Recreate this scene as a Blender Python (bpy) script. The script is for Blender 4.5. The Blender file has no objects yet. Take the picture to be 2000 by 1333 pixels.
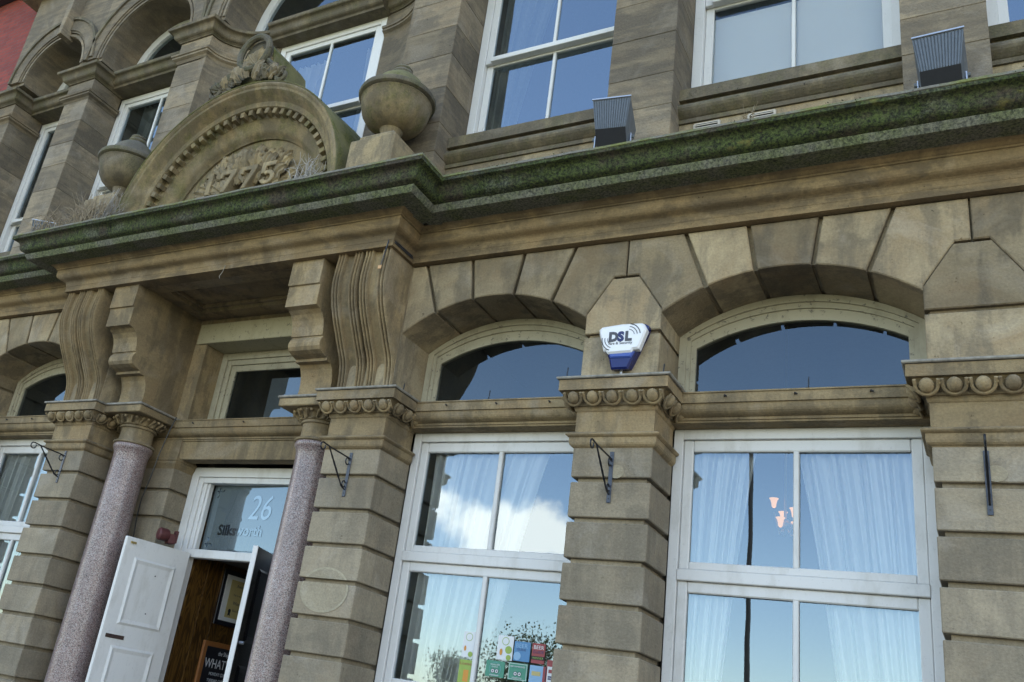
import bpy, bmesh, math, random
from mathutils import Vector, Matrix
random.seed(7)
sc = bpy.context.scene
COL = sc.collection
R = math.radians

# ---------------------------------------------------------------- camera
cd = bpy.data.cameras.new('camera'); cam = bpy.data.objects.new('camera', cd); COL.objects.link(cam)
RX = (0.85172341, 0.49969760, 0.15770077)      # image right
RY = (-0.06659010, 0.40174105, -0.91332901)    # image down
RZ = (-0.51974319, 0.76740239, 0.37544717)     # forward
m = Matrix.Identity(4)
for i in range(3):
    m[i][0] = RX[i]; m[i][1] = -RY[i]; m[i][2] = -RZ[i]
m[0][3], m[1][3], m[2][3] = 0.0, -6.0, 1.6
cam.matrix_world = m
cd.sensor_width = 36.0; cd.lens = 1785.25 / 2000 * 36.0
cd.shift_x = 0.09145; cd.shift_y = -0.0025
cd.clip_start = 0.05; cd.clip_end = 2000
sc.camera = cam
sc.render.resolution_x, sc.render.resolution_y = 1024, 682

# ---------------------------------------------------------------- world, sun, exposure
SUN_EL, SUN_ROT = 52.0, 15.0                    # sun behind the building: the front lies in open shade
w = bpy.data.worlds.new('World'); sc.world = w; w.use_nodes = True
nt = w.node_tree; nt.nodes.clear()
def wn(t, **k):
    n = nt.nodes.new(t)
    for a, b in k.items(): setattr(n, a, b)
    return n
sky = wn('ShaderNodeTexSky', sky_type='NISHITA', sun_disc=False, sun_elevation=R(SUN_EL), sun_rotation=R(SUN_ROT), air_density=1.0, dust_density=0.6, ozone_density=2.2)
tc = wn('ShaderNodeTexCoord')
# scattered cumulus: soft blobs with noisy edges, over open blue sky
def wm(op, a, b=0.0):
    n = wn('ShaderNodeMath', operation=op)
    for k, x in enumerate((a, b)):
        if isinstance(x, bpy.types.NodeSocket): nt.links.new(x, n.inputs[k])
        else: n.inputs[k].default_value = x
    return n.outputs[0]
cn = wn('ShaderNodeTexNoise'); cn.inputs['Scale'].default_value = 7.0; cn.inputs['Detail'].default_value = 7; cn.inputs['Roughness'].default_value = 0.58
nt.links.new(tc.outputs['Generated'], cn.inputs['Vector'])
acc = None
CLOUDS = [(-.437, -.88, .197, .105), (.45, -.86, .14, .16), (.80, -.55, .20, .2), (-.88, -.40, .20, .17), (.30, .90, .22, .2), (-.55, .80, .25, .2), (.95, .25, .2, .2)]
for x_, y_, z_, r_ in CLOUDS:
    v = wn('ShaderNodeVectorMath', operation='SUBTRACT'); nt.links.new(tc.outputs['Generated'], v.inputs[0]); v.inputs[1].default_value = (x_, y_, z_)
    v2 = wn('ShaderNodeVectorMath', operation='MULTIPLY'); nt.links.new(v.outputs[0], v2.inputs[0]); v2.inputs[1].default_value = (1, 1, 1.7)
    ln = wn('ShaderNodeVectorMath', operation='LENGTH'); nt.links.new(v2.outputs[0], ln.inputs[0])
    q = wm('SUBTRACT', 1.0, wm('DIVIDE', ln.outputs['Value'], r_))
    acc = q if acc is None else wm('MAXIMUM', acc, q)
cs = wm('ADD', acc, wm('MULTIPLY', wm('SUBTRACT', cn.outputs['Fac'], .5), 2.2))
cr = wn('ShaderNodeValToRGB'); cr.color_ramp.elements[0].position = 0.16; cr.color_ramp.elements[1].position = 0.42; cr.color_ramp.interpolation = 'EASE'
nt.links.new(cs, cr.inputs[0])
mx = wn('ShaderNodeMixRGB'); mx.inputs[2].default_value = (9.0, 9.1, 9.3, 1)
nt.links.new(cr.outputs[0], mx.inputs[0]); nt.links.new(sky.outputs[0], mx.inputs[1])
bg = wn('ShaderNodeBackground'); bg.inputs['Strength'].default_value = 0.12
nt.links.new(mx.outputs[0], bg.inputs[0])
ow = wn('ShaderNodeOutputWorld'); nt.links.new(bg.outputs[0], ow.inputs[0])
sl = bpy.data.lights.new('sun', 'SUN'); sl.energy = 3.5; sl.angle = R(0.53); sl.color = (1.0, 0.94, 0.86)
so = bpy.data.objects.new('sun', sl); COL.objects.link(so)
sd = Vector((math.sin(R(SUN_ROT)) * math.cos(R(SUN_EL)), math.cos(R(SUN_ROT)) * math.cos(R(SUN_EL)), math.sin(R(SUN_EL))))
so.rotation_euler = sd.to_track_quat('Z', 'Y').to_euler(); so.location = (0, 20, 30)
vs = sc.view_settings
vs.view_transform = 'Standard'; vs.look = 'None'; vs.gamma = 1.0; vs.use_curve_mapping = False
vs.exposure = 2.38
vs.use_white_balance = True; vs.white_balance_temperature = 7600; vs.white_balance_tint = 12
sc.cycles.diffuse_bounces = 1; sc.cycles.glossy_bounces = 3; sc.cycles.max_bounces = 8

# ---------------------------------------------------------------- materials
def mat(name, build):
    mt = bpy.data.materials.new(name); mt.use_nodes = True
    t = mt.node_tree; t.nodes.clear()
    o = t.nodes.new('ShaderNodeOutputMaterial'); p = t.nodes.new('ShaderNodeBsdfPrincipled')
    t.links.new(p.outputs[0], o.inputs[0]); build(t, p, o); return mt
def nd(t, ty, ins=None, **k):
    n = t.nodes.new(ty)
    for a, b in k.items(): setattr(n, a, b)
    for a, b in (ins or {}).items():
        if isinstance(b, bpy.types.NodeSocket): t.links.new(b, n.inputs[a])
        else: n.inputs[a].default_value = b
    return n
def noise(t, vec, scale, detail=4, rough=.55, dist=0):
    return nd(t, 'ShaderNodeTexNoise', {'Vector': vec, 'Scale': scale, 'Detail': detail, 'Roughness': rough, 'Distortion': dist}).outputs['Fac']
def ramp(t, fac, a, b, c0=(0, 0, 0, 1), c1=(1, 1, 1, 1)):
    r = nd(t, 'ShaderNodeValToRGB', {0: fac}); e = r.color_ramp.elements
    e[0].position = a; e[1].position = b; e[0].color = c0; e[1].color = c1
    return r.outputs[0]
def mix(t, f, a, b, mode='MIX'):
    n = nd(t, 'ShaderNodeMixRGB', {0: f, 1: a, 2: b}, blend_type=mode); return n.outputs[0]
def mth(t, op, a, b=0.0):
    return nd(t, 'ShaderNodeMath', {0: a, 1: b}, operation=op).outputs[0]
def scalev(t, v, s):
    return nd(t, 'ShaderNodeVectorMath', {0: v, 1: s}, operation='MULTIPLY').outputs[0]
def addv(t, v, s):
    return nd(t, 'ShaderNodeVectorMath', {0: v, 1: s}, operation='ADD').outputs[0]
def c4(c): return (c[0], c[1], c[2], 1)

def stone(name, ca, cb, cdk, soot=.6, s0=.5, s1=.72, seed=0.0, vary=.22, moss=0.0, rough=.9, grain=1.0, ochre=.4, stretch=(4.0, 4.0, .8), bedf=.32):
    def b(t, p, o):
        g = nd(t, 'ShaderNodeNewGeometry'); pos = addv(t, g.outputs['Position'], (seed, seed * .7, seed * 1.3))
        oi = nd(t, 'ShaderNodeObjectInfo').outputs['Random']
        rnd = nd(t, 'ShaderNodeCombineXYZ', {0: mth(t, 'MULTIPLY', oi, 37.0), 1: mth(t, 'MULTIPLY', oi, 11.0), 2: 0.0}).outputs[0]
        pos2 = addv(t, pos, rnd)
        nz = nd(t, 'ShaderNodeTexNoise', {'Vector': pos2, 'Scale': 1.9, 'Detail': 5, 'Roughness': .62, 'Distortion': .7})
        sc_ = nd(t, 'ShaderNodeSeparateXYZ', {0: nz.outputs['Color']})
        col = mix(t, ramp(t, sc_.outputs[0], .42, .58), c4(ca), c4(cb))
        col = mix(t, mth(t, 'MULTIPLY', ramp(t, sc_.outputs[1], .50, .66), ochre), col, (.185, .100, .036, 1))
        bed = noise(t, scalev(t, pos2, (1.2, 1.2, 16)), 1.6, 3, .6, .4)
        col = mix(t, bedf, col, ramp(t, bed, .3, .7, (.60, .56, .50, 1), (1.24, 1.2, 1.12, 1)), 'MULTIPLY')
        st = noise(t, scalev(t, pos, stretch), 1.5, 5, .66, .3)
        bl = noise(t, pos2, 2.1, 6, .66, 1.0)
        sm = mth(t, 'MULTIPLY', ramp(t, mth(t, 'ADD', mth(t, 'MULTIPLY', st, .5), mth(t, 'MULTIPLY', bl, .5)), s0 - .03, s1 - .025), soot)
        col = mix(t, sm, col, c4(cdk))
        col = mix(t, mth(t, 'MULTIPLY', ramp(t, sc_.outputs[2], .54, .66), .42), col, c4([min(1, sum(ca) / 3 * .55 + x * .65 + .04) for x in ca]))
        pit = noise(t, pos2, 21, 3, .75)
        col = mix(t, mth(t, 'MULTIPLY', ramp(t, pit, .66, .72), .45), col, c4([x * .45 for x in cb]))
        col = mix(t, mth(t, 'MULTIPLY', ramp(t, pit, .30, .25), .30), col, c4([min(1, x * 1.6 + .06) for x in ca]))
        f = noise(t, pos, 60, 2, .7)
        col = mix(t, .50 * grain, col, ramp(t, f, .25, .75, (.62, .62, .62, 1), (1.3, 1.3, 1.3, 1)), 'MULTIPLY')
        v = mth(t, 'ADD', mth(t, 'MULTIPLY', oi, vary), 1 - vary / 2)
        col = mix(t, 1.0, col, nd(t, 'ShaderNodeCombineXYZ', {0: v, 1: v, 2: v}).outputs[0], 'MULTIPLY')
        if moss > 0:
            mm = noise(t, scalev(t, pos, (1.5, 1.5, 1.0)), 3.0, 5, .7)
            mc = mix(t, ramp(t, f, .35, .65), (.040, .055, .012, 1), (.15, .145, .03, 1))
            col = mix(t, mth(t, 'MULTIPLY', ramp(t, mm, .48, .62), moss), col, mc)
        t.links.new(col, p.inputs['Base Color']); p.inputs['Roughness'].default_value = rough
        h = mth(t, 'ADD', mth(t, 'MULTIPLY', f, .5), mth(t, 'MULTIPLY', pit, -.9))
        bp = nd(t, 'ShaderNodeBump', {'Height': h, 'Strength': .6, 'Distance': .01})
        t.links.new(bp.outputs[0], p.inputs['Normal'])
    return mat(name, b)

M = {}
M['block'] = stone('pier stone', (0.255, 0.207, 0.137), (0.179, 0.148, 0.100), (0.058, 0.047, 0.032), .62, .50, .60, 0, .40, ochre=.22)
M['tan'] = stone('tan sandstone', (0.256, 0.186, 0.093), (0.166, 0.115, 0.054), (0.029, 0.020, 0.011), .85, .50, .585, 3, .3, ochre=.50)
M['archi'] = stone('sooty architrave stone', (0.250, 0.173, 0.080), (0.160, 0.106, 0.046), (0.021, 0.014, 0.008), .95, .49, .57, 4, .1, ochre=.55, stretch=(.5, .5, 5.0))
M['vous'] = stone('arch stone', (0.275, 0.214, 0.125), (0.160, 0.114, 0.058), (0.032, 0.024, 0.016), .85, .50, .585, 5, .60, ochre=.55)
M['upper'] = stone('sooty ashlar', (0.227, 0.178, 0.112), (0.133, 0.105, 0.069), (0.032, 0.026, 0.020), .88, .485, .575, 8, .55, ochre=.35, stretch=(.8, .8, 8.0), bedf=.6)
M['dark'] = stone('sooty moulding', (0.170, 0.132, 0.076), (0.098, 0.078, 0.049), (0.017, 0.015, 0.011), .92, .45, .55, 11, .16, .25, ochre=.25)
M['ped'] = stone('pediment stone', (0.230, 0.170, 0.080), (0.141, 0.102, 0.051), (0.020, 0.017, 0.012), .9, .475, .56, 15, .2, .45, ochre=.45)
M['pedtop'] = stone('mossy coping stone', (0.162, 0.147, 0.050), (0.113, 0.108, 0.031), (0.033, 0.031, 0.018), .7, .47, .58, 18, .1, .95, ochre=.1)
M['carve'] = stone('carved stone', (0.301, 0.230, 0.122), (0.192, 0.144, 0.077), (0.032, 0.028, 0.023), .85, .49, .57, 21, .3)
M['acro'] = stone('blackened carved stone', (0.128, 0.106, 0.066), (0.072, 0.065, 0.047), (0.017, 0.017, 0.015), .8, .44, .55, 24, .5, .4, ochre=.1)

def moss_b(t, p, o):
    pos = nd(t, 'ShaderNodeNewGeometry').outputs['Position']
    nz = nd(t, 'ShaderNodeTexNoise', {'Vector': scalev(t, pos, (1, 1, 1.6)), 'Scale': 2.6, 'Detail': 6, 'Roughness': .74})
    s_ = nd(t, 'ShaderNodeSeparateXYZ', {0: nz.outputs['Color']})
    b = noise(t, pos, 48, 4, .8)
    dr = noise(t, scalev(t, pos, (9, 9, .9)), 1.3, 4, .7)
    bare = mix(t, ramp(t, b, .35, .68), (.014, .012, .009, 1), (.105, .085, .055, 1))
    gr = mix(t, ramp(t, b, .40, .62), (.010, .014, .006, 1), (.085, .115, .030, 1))
    col = mix(t, ramp(t, mth(t, 'ADD', mth(t, 'MULTIPLY', s_.outputs[0], .7), mth(t, 'MULTIPLY', dr, .3)), .40, .52), bare, gr)
    col = mix(t, mth(t, 'MULTIPLY', ramp(t, s_.outputs[1], .54, .64), .7), col, mix(t, ramp(t, b, .42, .62), (.03, .034, .026, 1), (.17, .18, .12, 1)))
    col = mix(t, mth(t, 'MULTIPLY', ramp(t, dr, .56, .68), .75), col, (.012, .012, .010, 1))
    col = mix(t, mth(t, 'MULTIPLY', ramp(t, s_.outputs[2], .61, .68), .6), col, (.19, .165, .045, 1))
    t.links.new(col, p.inputs['Base Color']); p.inputs['Roughness'].default_value = .95
    bp = nd(t, 'ShaderNodeBump', {'Height': mth(t, 'ADD', b, nz.outputs['Fac']), 'Strength': .8, 'Distance': .012}); t.links.new(bp.outputs[0], p.inputs['Normal'])
M['moss'] = mat('mossy cornice stone', moss_b)
def mossf_b(t, p, o):
    pos = nd(t, 'ShaderNodeNewGeometry').outputs['Position']
    a = noise(t, pos, 2.8, 5, .72); b = noise(t, pos, 50, 3, .8)
    col = mix(t, ramp(t, a, .42, .60), mix(t, ramp(t, b, .36, .62), (.03, .036, .018, 1), (.16, .18, .08, 1)), mix(t, ramp(t, b, .36, .62), (.05, .05, .04, 1), (.20, .195, .14, 1)))
    t.links.new(col, p.inputs['Base Color']); p.inputs['Roughness'].default_value = .95
    bp = nd(t, 'ShaderNodeBump', {'Height': b, 'Strength': .8, 'Distance': .01}); t.links.new(bp.outputs[0], p.inputs['Normal'])
M['mossf'] = mat('algae stained fillet stone', mossf_b)
def lichen_b(t, p, o):
    pos = nd(t, 'ShaderNodeNewGeometry').outputs['Position']
    a = noise(t, pos, 3.4, 6, .7); b = noise(t, pos, 55, 3, .7)
    col = mix(t, ramp(t, a, .45, .62), (.19, .175, .14, 1), (.17, .18, .055, 1))
    col = mix(t, .7, col, ramp(t, b, .3, .7, (.55, .55, .55, 1), (1.3, 1.3, 1.3, 1)), 'MULTIPLY')
    t.links.new(col, p.inputs['Base Color']); p.inputs['Roughness'].default_value = .95
    bp = nd(t, 'ShaderNodeBump', {'Height': b, 'Strength': .8, 'Distance': .012}); t.links.new(bp.outputs[0], p.inputs['Normal'])
M['lichen'] = mat('lichened stone top', lichen_b)

def paint(name, c, dirt=(.25, .24, .2), amt=.5, rough=.55, peel=False):
    def b(t, p, o):
        pos = nd(t, 'ShaderNodeNewGeometry').outputs['Position']
        n = noise(t, scalev(t, pos, (3, 3, 1.2)), 2.2, 6, .65)
        col = mix(t, mth(t, 'MULTIPLY', ramp(t, n, .5, .75), amt), c4(c), c4(dirt))
        k = noise(t, scalev(t, pos, (1, 1, 1)), 26 if peel else 40, 4, .75)
        col = mix(t, mth(t, 'MULTIPLY', ramp(t, k, .60, .65), .8 if peel else .12), col, (.1, .09, .075, 1))
        t.links.new(col, p.inputs['Base Color']); p.inputs['Roughness'].default_value = rough
        bp = nd(t, 'ShaderNodeBump', {'Height': mth(t, 'ADD', noise(t, pos, 18, 3), mth(t, 'MULTIPLY', k, .4)), 'Strength': .3, 'Distance': .003}); t.links.new(bp.outputs[0], p.inputs['Normal'])
    return mat(name, b)
M['white'] = paint('white paint', (.72, .705, .665), (.45, .42, .35), .5)
M['upvc'] = paint('clean white paint', (.76, .75, .71), (.55, .54, .48), .35, .4)
M['cream'] = paint('old cream paint', (.42, .375, .26), (.20, .17, .11), .6, .6, True)
M['lintel'] = paint('cream painted timber', (.44, .39, .25), (.26, .21, .12), .5, .6, True)
def flat(name, c, rough=.6, metal=0.0, nz=.25, ns=30):
    def b(t, p, o):
        pos = nd(t, 'ShaderNodeNewGeometry').outputs['Position']
        col = mix(t, nz, c4(c), ramp(t, noise(t, pos, ns, 4, .7), .3, .7, c4([x * .5 for x in c]), c4([min(1, x * 1.4) for x in c])))
        t.links.new(col, p.inputs['Base Color']); p.inputs['Roughness'].default_value = rough; p.inputs['Metallic'].default_value = metal
    return mat(name, b)
M['lead'] = flat('lead flashing', (.27, .25, .21), .7, .0, .95, 14)
M['iron'] = flat('black painted iron', (.010, .011, .014), .38)
M['ironblue'] = flat('faded black iron', (.035, .045, .065), .4)
M['flood'] = flat('grey floodlight metal', (.13, .15, .17), .45, .3)
M['floodface'] = flat('dark floodlight visor', (.018, .02, .026), .5)
M['alu'] = flat('bare aluminium', (.5, .52, .55), .35, .8)
M['plastic'] = flat('white plastic', (.82, .83, .84), .3, 0, .05)
M['vent'] = flat('beige vent plastic', (.55, .49, .40), .45, 0, .1)
M['black'] = flat('black void', (.008, .008, .008), .8)
M['blackpaint'] = flat('gloss black door paint', (.006, .006, .008), .25)
M['blue'] = flat('blue strobe plastic', (.004, .012, .10), .15, 0, .05)
M['bluel'] = flat('pale blue strobe lens', (.05, .10, .36), .12, 0, .05)
M['navy'] = flat('navy print', (.012, .02, .11), .4, 0, .05)
M['grey'] = flat('grey print', (.06, .06, .07), .4, 0, .05)
M['bell'] = flat('rusty red bell paint', (.10, .025, .024), .6, 0, .6, 25)
M['rust'] = flat('rusty metal', (.055, .03, .022), .8, 0, .7, 40)
M['brass'] = flat('old brass', (.45, .33, .13), .4, .8)
M['copper'] = flat('orange tag', (.62, .36, .17), .5)
M['twig'] = flat('dry stems', (.30, .235, .155), .9, 0, .5, 15)
M['twigg'] = flat('grey dry stems', (.36, .33, .29), .9, 0, .5, 15)
M['roomwall'] = flat('dim room paint', (.10, .085, .07), .8)
M['asphalt'] = flat('asphalt', (.05, .05, .05), .9)
M['paving'] = flat('paving stone', (.10, .095, .088), .9, 0, .4, 3)
M['turf'] = flat('grass verge', (.05, .07, .025), .95)
M['leafm'] = flat('tree foliage', (.035, .05, .018), .6, 0, .5, 4)
M['bark'] = flat('bark', (.07, .055, .04), .9)
M['printred'] = flat('red print', (.34, .05, .05), .5, 0, .2)
M['printgreen'] = flat('green print', (.03, .25, .16), .4, 0, .05)
M['printlime'] = flat('lime print', (.30, .42, .08), .5, 0, .2)
M['printblue'] = flat('blue print', (.05, .22, .42), .4, 0, .05)
M['printsky'] = flat('pale blue print', (.22, .42, .60), .4, 0, .05)
M['printorange'] = flat('orange print', (.65, .26, .03), .4, 0, .05)
M['paper'] = flat('white paper', (.75, .76, .74), .6, 0, .05)
M['parch'] = flat('yellow parchment', (.55, .45, .20), .7, 0, .1)
M['chalk'] = flat('white chalk', (.7, .7, .7), .8, 0, .1)
M['slate'] = flat('blackboard', (.012, .012, .016), .6)
M['frameblk'] = flat('black picture frame', (.012, .013, .018), .35)
M['pine'] = flat('orange pine frame', (.32, .12, .035), .5)
def wood_b(t, p, o):
    pos = nd(t, 'ShaderNodeNewGeometry').outputs['Position']
    n = noise(t, scalev(t, pos, (3.2, 3.2, .55)), 2.0, 3, .5, 1.2)
    wv = nd(t, 'ShaderNodeMath', {0: mth(t, 'MULTIPLY', n, 70.0), 1: 0.0}, operation='SINE').outputs[0]
    col = mix(t, ramp(t, mth(t, 'ADD', mth(t, 'MULTIPLY', wv, .5), .5), .15, .75), (.050, .022, .006, 1), (.15, .075, .018, 1))
    col = mix(t, .5, col, ramp(t, noise(t, scalev(t, pos, (60, 60, 2)), 1, 3), .3, .7, (.5, .5, .5, 1), (1.2, 1.2, 1.2, 1)), 'MULTIPLY')
    t.links.new(col, p.inputs['Base Color']); p.inputs['Roughness'].default_value = .4
M['wood'] = mat('grained brown panelling', wood_b)
def granite_b(t, p, o):
    pos = nd(t, 'ShaderNodeNewGeometry').outputs['Position']
    v = nd(t, 'ShaderNodeTexVoronoi', {'Vector': pos, 'Scale': 165.0}).outputs['Color']
    s = nd(t, 'ShaderNodeSeparateXYZ', {0: v})
    r = nd(t, 'ShaderNodeValToRGB', {0: s.outputs[0]}); r.color_ramp.interpolation = 'CONSTANT'
    e = r.color_ramp.elements; e[0].position = 0; e[0].color = (.075, .06, .06, 1); e[1].position = .17; e[1].color = (.27, .20, .19, 1)
    for q, c in ((.45, (.33, .28, .27, 1)), (.66, (.22, .14, .125, 1)), (.84, (.40, .37, .36, 1))):
        x = e.new(q); x.color = c
    col = mix(t, .6, r.outputs[0], ramp(t, noise(t, pos, 3.5, 5, .6), .35, .7, (.70, .60, .56, 1), (1.12, 1.02, .98, 1)), 'MULTIPLY')
    t.links.new(col, p.inputs['Base Color']); p.inputs['Roughness'].default_value = .3
M['granite'] = mat('pink granite', granite_b)
def glass_m(name, ior, tint, wav=.0016, dirt=.0, even=False):
    def b(t, p, o):
        pos = nd(t, 'ShaderNodeNewGeometry').outputs['Position']
        bp = nd(t, 'ShaderNodeBump', {'Height': noise(t, pos, 1.6, 2, .4), 'Strength': .12, 'Distance': wav * 4})
        gl = nd(t, 'ShaderNodeBsdfGlossy', {'Color': (.70, .88, 1.0, 1), 'Roughness': .0, 'Normal': bp.outputs[0]})
        tr = nd(t, 'ShaderNodeBsdfTransparent', {'Color': c4(tint)})
        fr = nd(t, 'ShaderNodeFresnel', {'IOR': ior})
        ms = nd(t, 'ShaderNodeMixShader', {0: fr.outputs[0], 1: tr.outputs[0], 2: gl.outputs[0]})
        if dirt > 0:
            df = nd(t, 'ShaderNodeBsdfDiffuse', {'Color': (.30, .38, .40, 1) if even else (.5, .52, .52, 1)})
            ms = nd(t, 'ShaderNodeMixShader', {0: dirt if even else mth(t, 'MULTIPLY', ramp(t, noise(t, scalev(t, pos, (1, 1, .4)), 3, 5, .7), .3, .8), dirt), 1: ms.outputs[0], 2: df.outputs[0]})
        t.links.new(ms.outputs[0], o.inputs[0]); t.nodes.remove(p)
    return mat(name, b)
M['glass'] = glass_m('window glass', 2.45, (.96, .98, .98), .0016, .02)
M['upglass'] = glass_m('upper window glass', 3.4, (.97, .98, .98), .0016, .02)
M['blindglass'] = glass_m('clear upper glass', 2.0, (.97, .98, .98), .0016, .02)
M['fanglass'] = glass_m('dusty fanlight glass', 1.9, (.5, .52, .55), .002, .03)
M['etched'] = glass_m('etched door glass', 2.5, (.4, .45, .47), .001, .32, True)
def film_m(name, c):
    def b(t, p, o):
        a = nd(t, 'ShaderNodeBsdfDiffuse', {'Color': c4(c)}); gl = nd(t, 'ShaderNodeBsdfGlossy', {'Color': (.70, .88, 1.0, 1), 'Roughness': .0}); fr = nd(t, 'ShaderNodeFresnel', {'IOR': 2.5})
        t.links.new(nd(t, 'ShaderNodeMixShader', {0: fr.outputs[0], 1: a.outputs[0], 2: gl.outputs[0]}).outputs[0], o.inputs[0]); t.nodes.remove(p)
    return mat(name, b)
M['film'] = film_m('black window film', (.006, .008, .01)); M['filmpale'] = film_m('pale window film', (.13, .165, .175))
def cloth_b(t, p, o):
    df = nd(t, 'ShaderNodeBsdfDiffuse', {'Color': (.95, .95, .93, 1)}); tl = nd(t, 'ShaderNodeBsdfTranslucent', {'Color': (.8, .8, .78, 1)})
    a = nd(t, 'ShaderNodeMixShader', {0: .12, 1: df.outputs[0], 2: tl.outputs[0]}); t.links.new(a.outputs[0], o.inputs[0]); t.nodes.remove(p)
M['voile'] = mat('white voile', cloth_b)
M['curtd'] = flat('grey green curtain', (.33, .38, .38), .9, 0, .15)
M['floral'] = flat('floral curtain', (.35, .22, .19), .9, 0, .9, 40)
def glow_b(t, p, o):
    p.inputs['Base Color'].default_value = (.8, .5, .25, 1); p.inputs['Emission Color'].default_value = (1.0, .52, .18, 1); p.inputs['Emission Strength'].default_value = .16
M['glow'] = mat('lit lamp shade', glow_b)
def brick_b(t, p, o):
    pos = nd(t, 'ShaderNodeNewGeometry').outputs['Position']
    s = nd(t, 'ShaderNodeSeparateXYZ', {0: pos}); v = nd(t, 'ShaderNodeCombineXYZ', {0: s.outputs[0], 1: s.outputs[2], 2: 0.0}).outputs[0]
    bt = nd(t, 'ShaderNodeTexBrick', {'Vector': v, 'Color1': (.30, .050, .035, 1), 'Color2': (.22, .038, .03, 1), 'Mortar': (.17, .07, .06, 1), 'Scale': 1.0, 'Mortar Size': .006, 'Brick Width': .225, 'Row Height': .075})
    col = mix(t, .5, bt.outputs[0], ramp(t, noise(t, pos, 6, 5, .7), .3, .7, (.7, .7, .7, 1), (1.2, 1.2, 1.2, 1)), 'MULTIPLY')
    t.links.new(col, p.inputs['Base Color']); p.inputs['Roughness'].default_value = .85
    bp = nd(t, 'ShaderNodeBump', {'Height': bt.outputs['Fac'], 'Strength': .6, 'Distance': -.008}); t.links.new(bp.outputs[0], p.inputs['Normal'])
M['brick'] = mat('red brick', brick_b)
M['eave'] = flat('dark eave board', (.05, .022, .032), .8)

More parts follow.
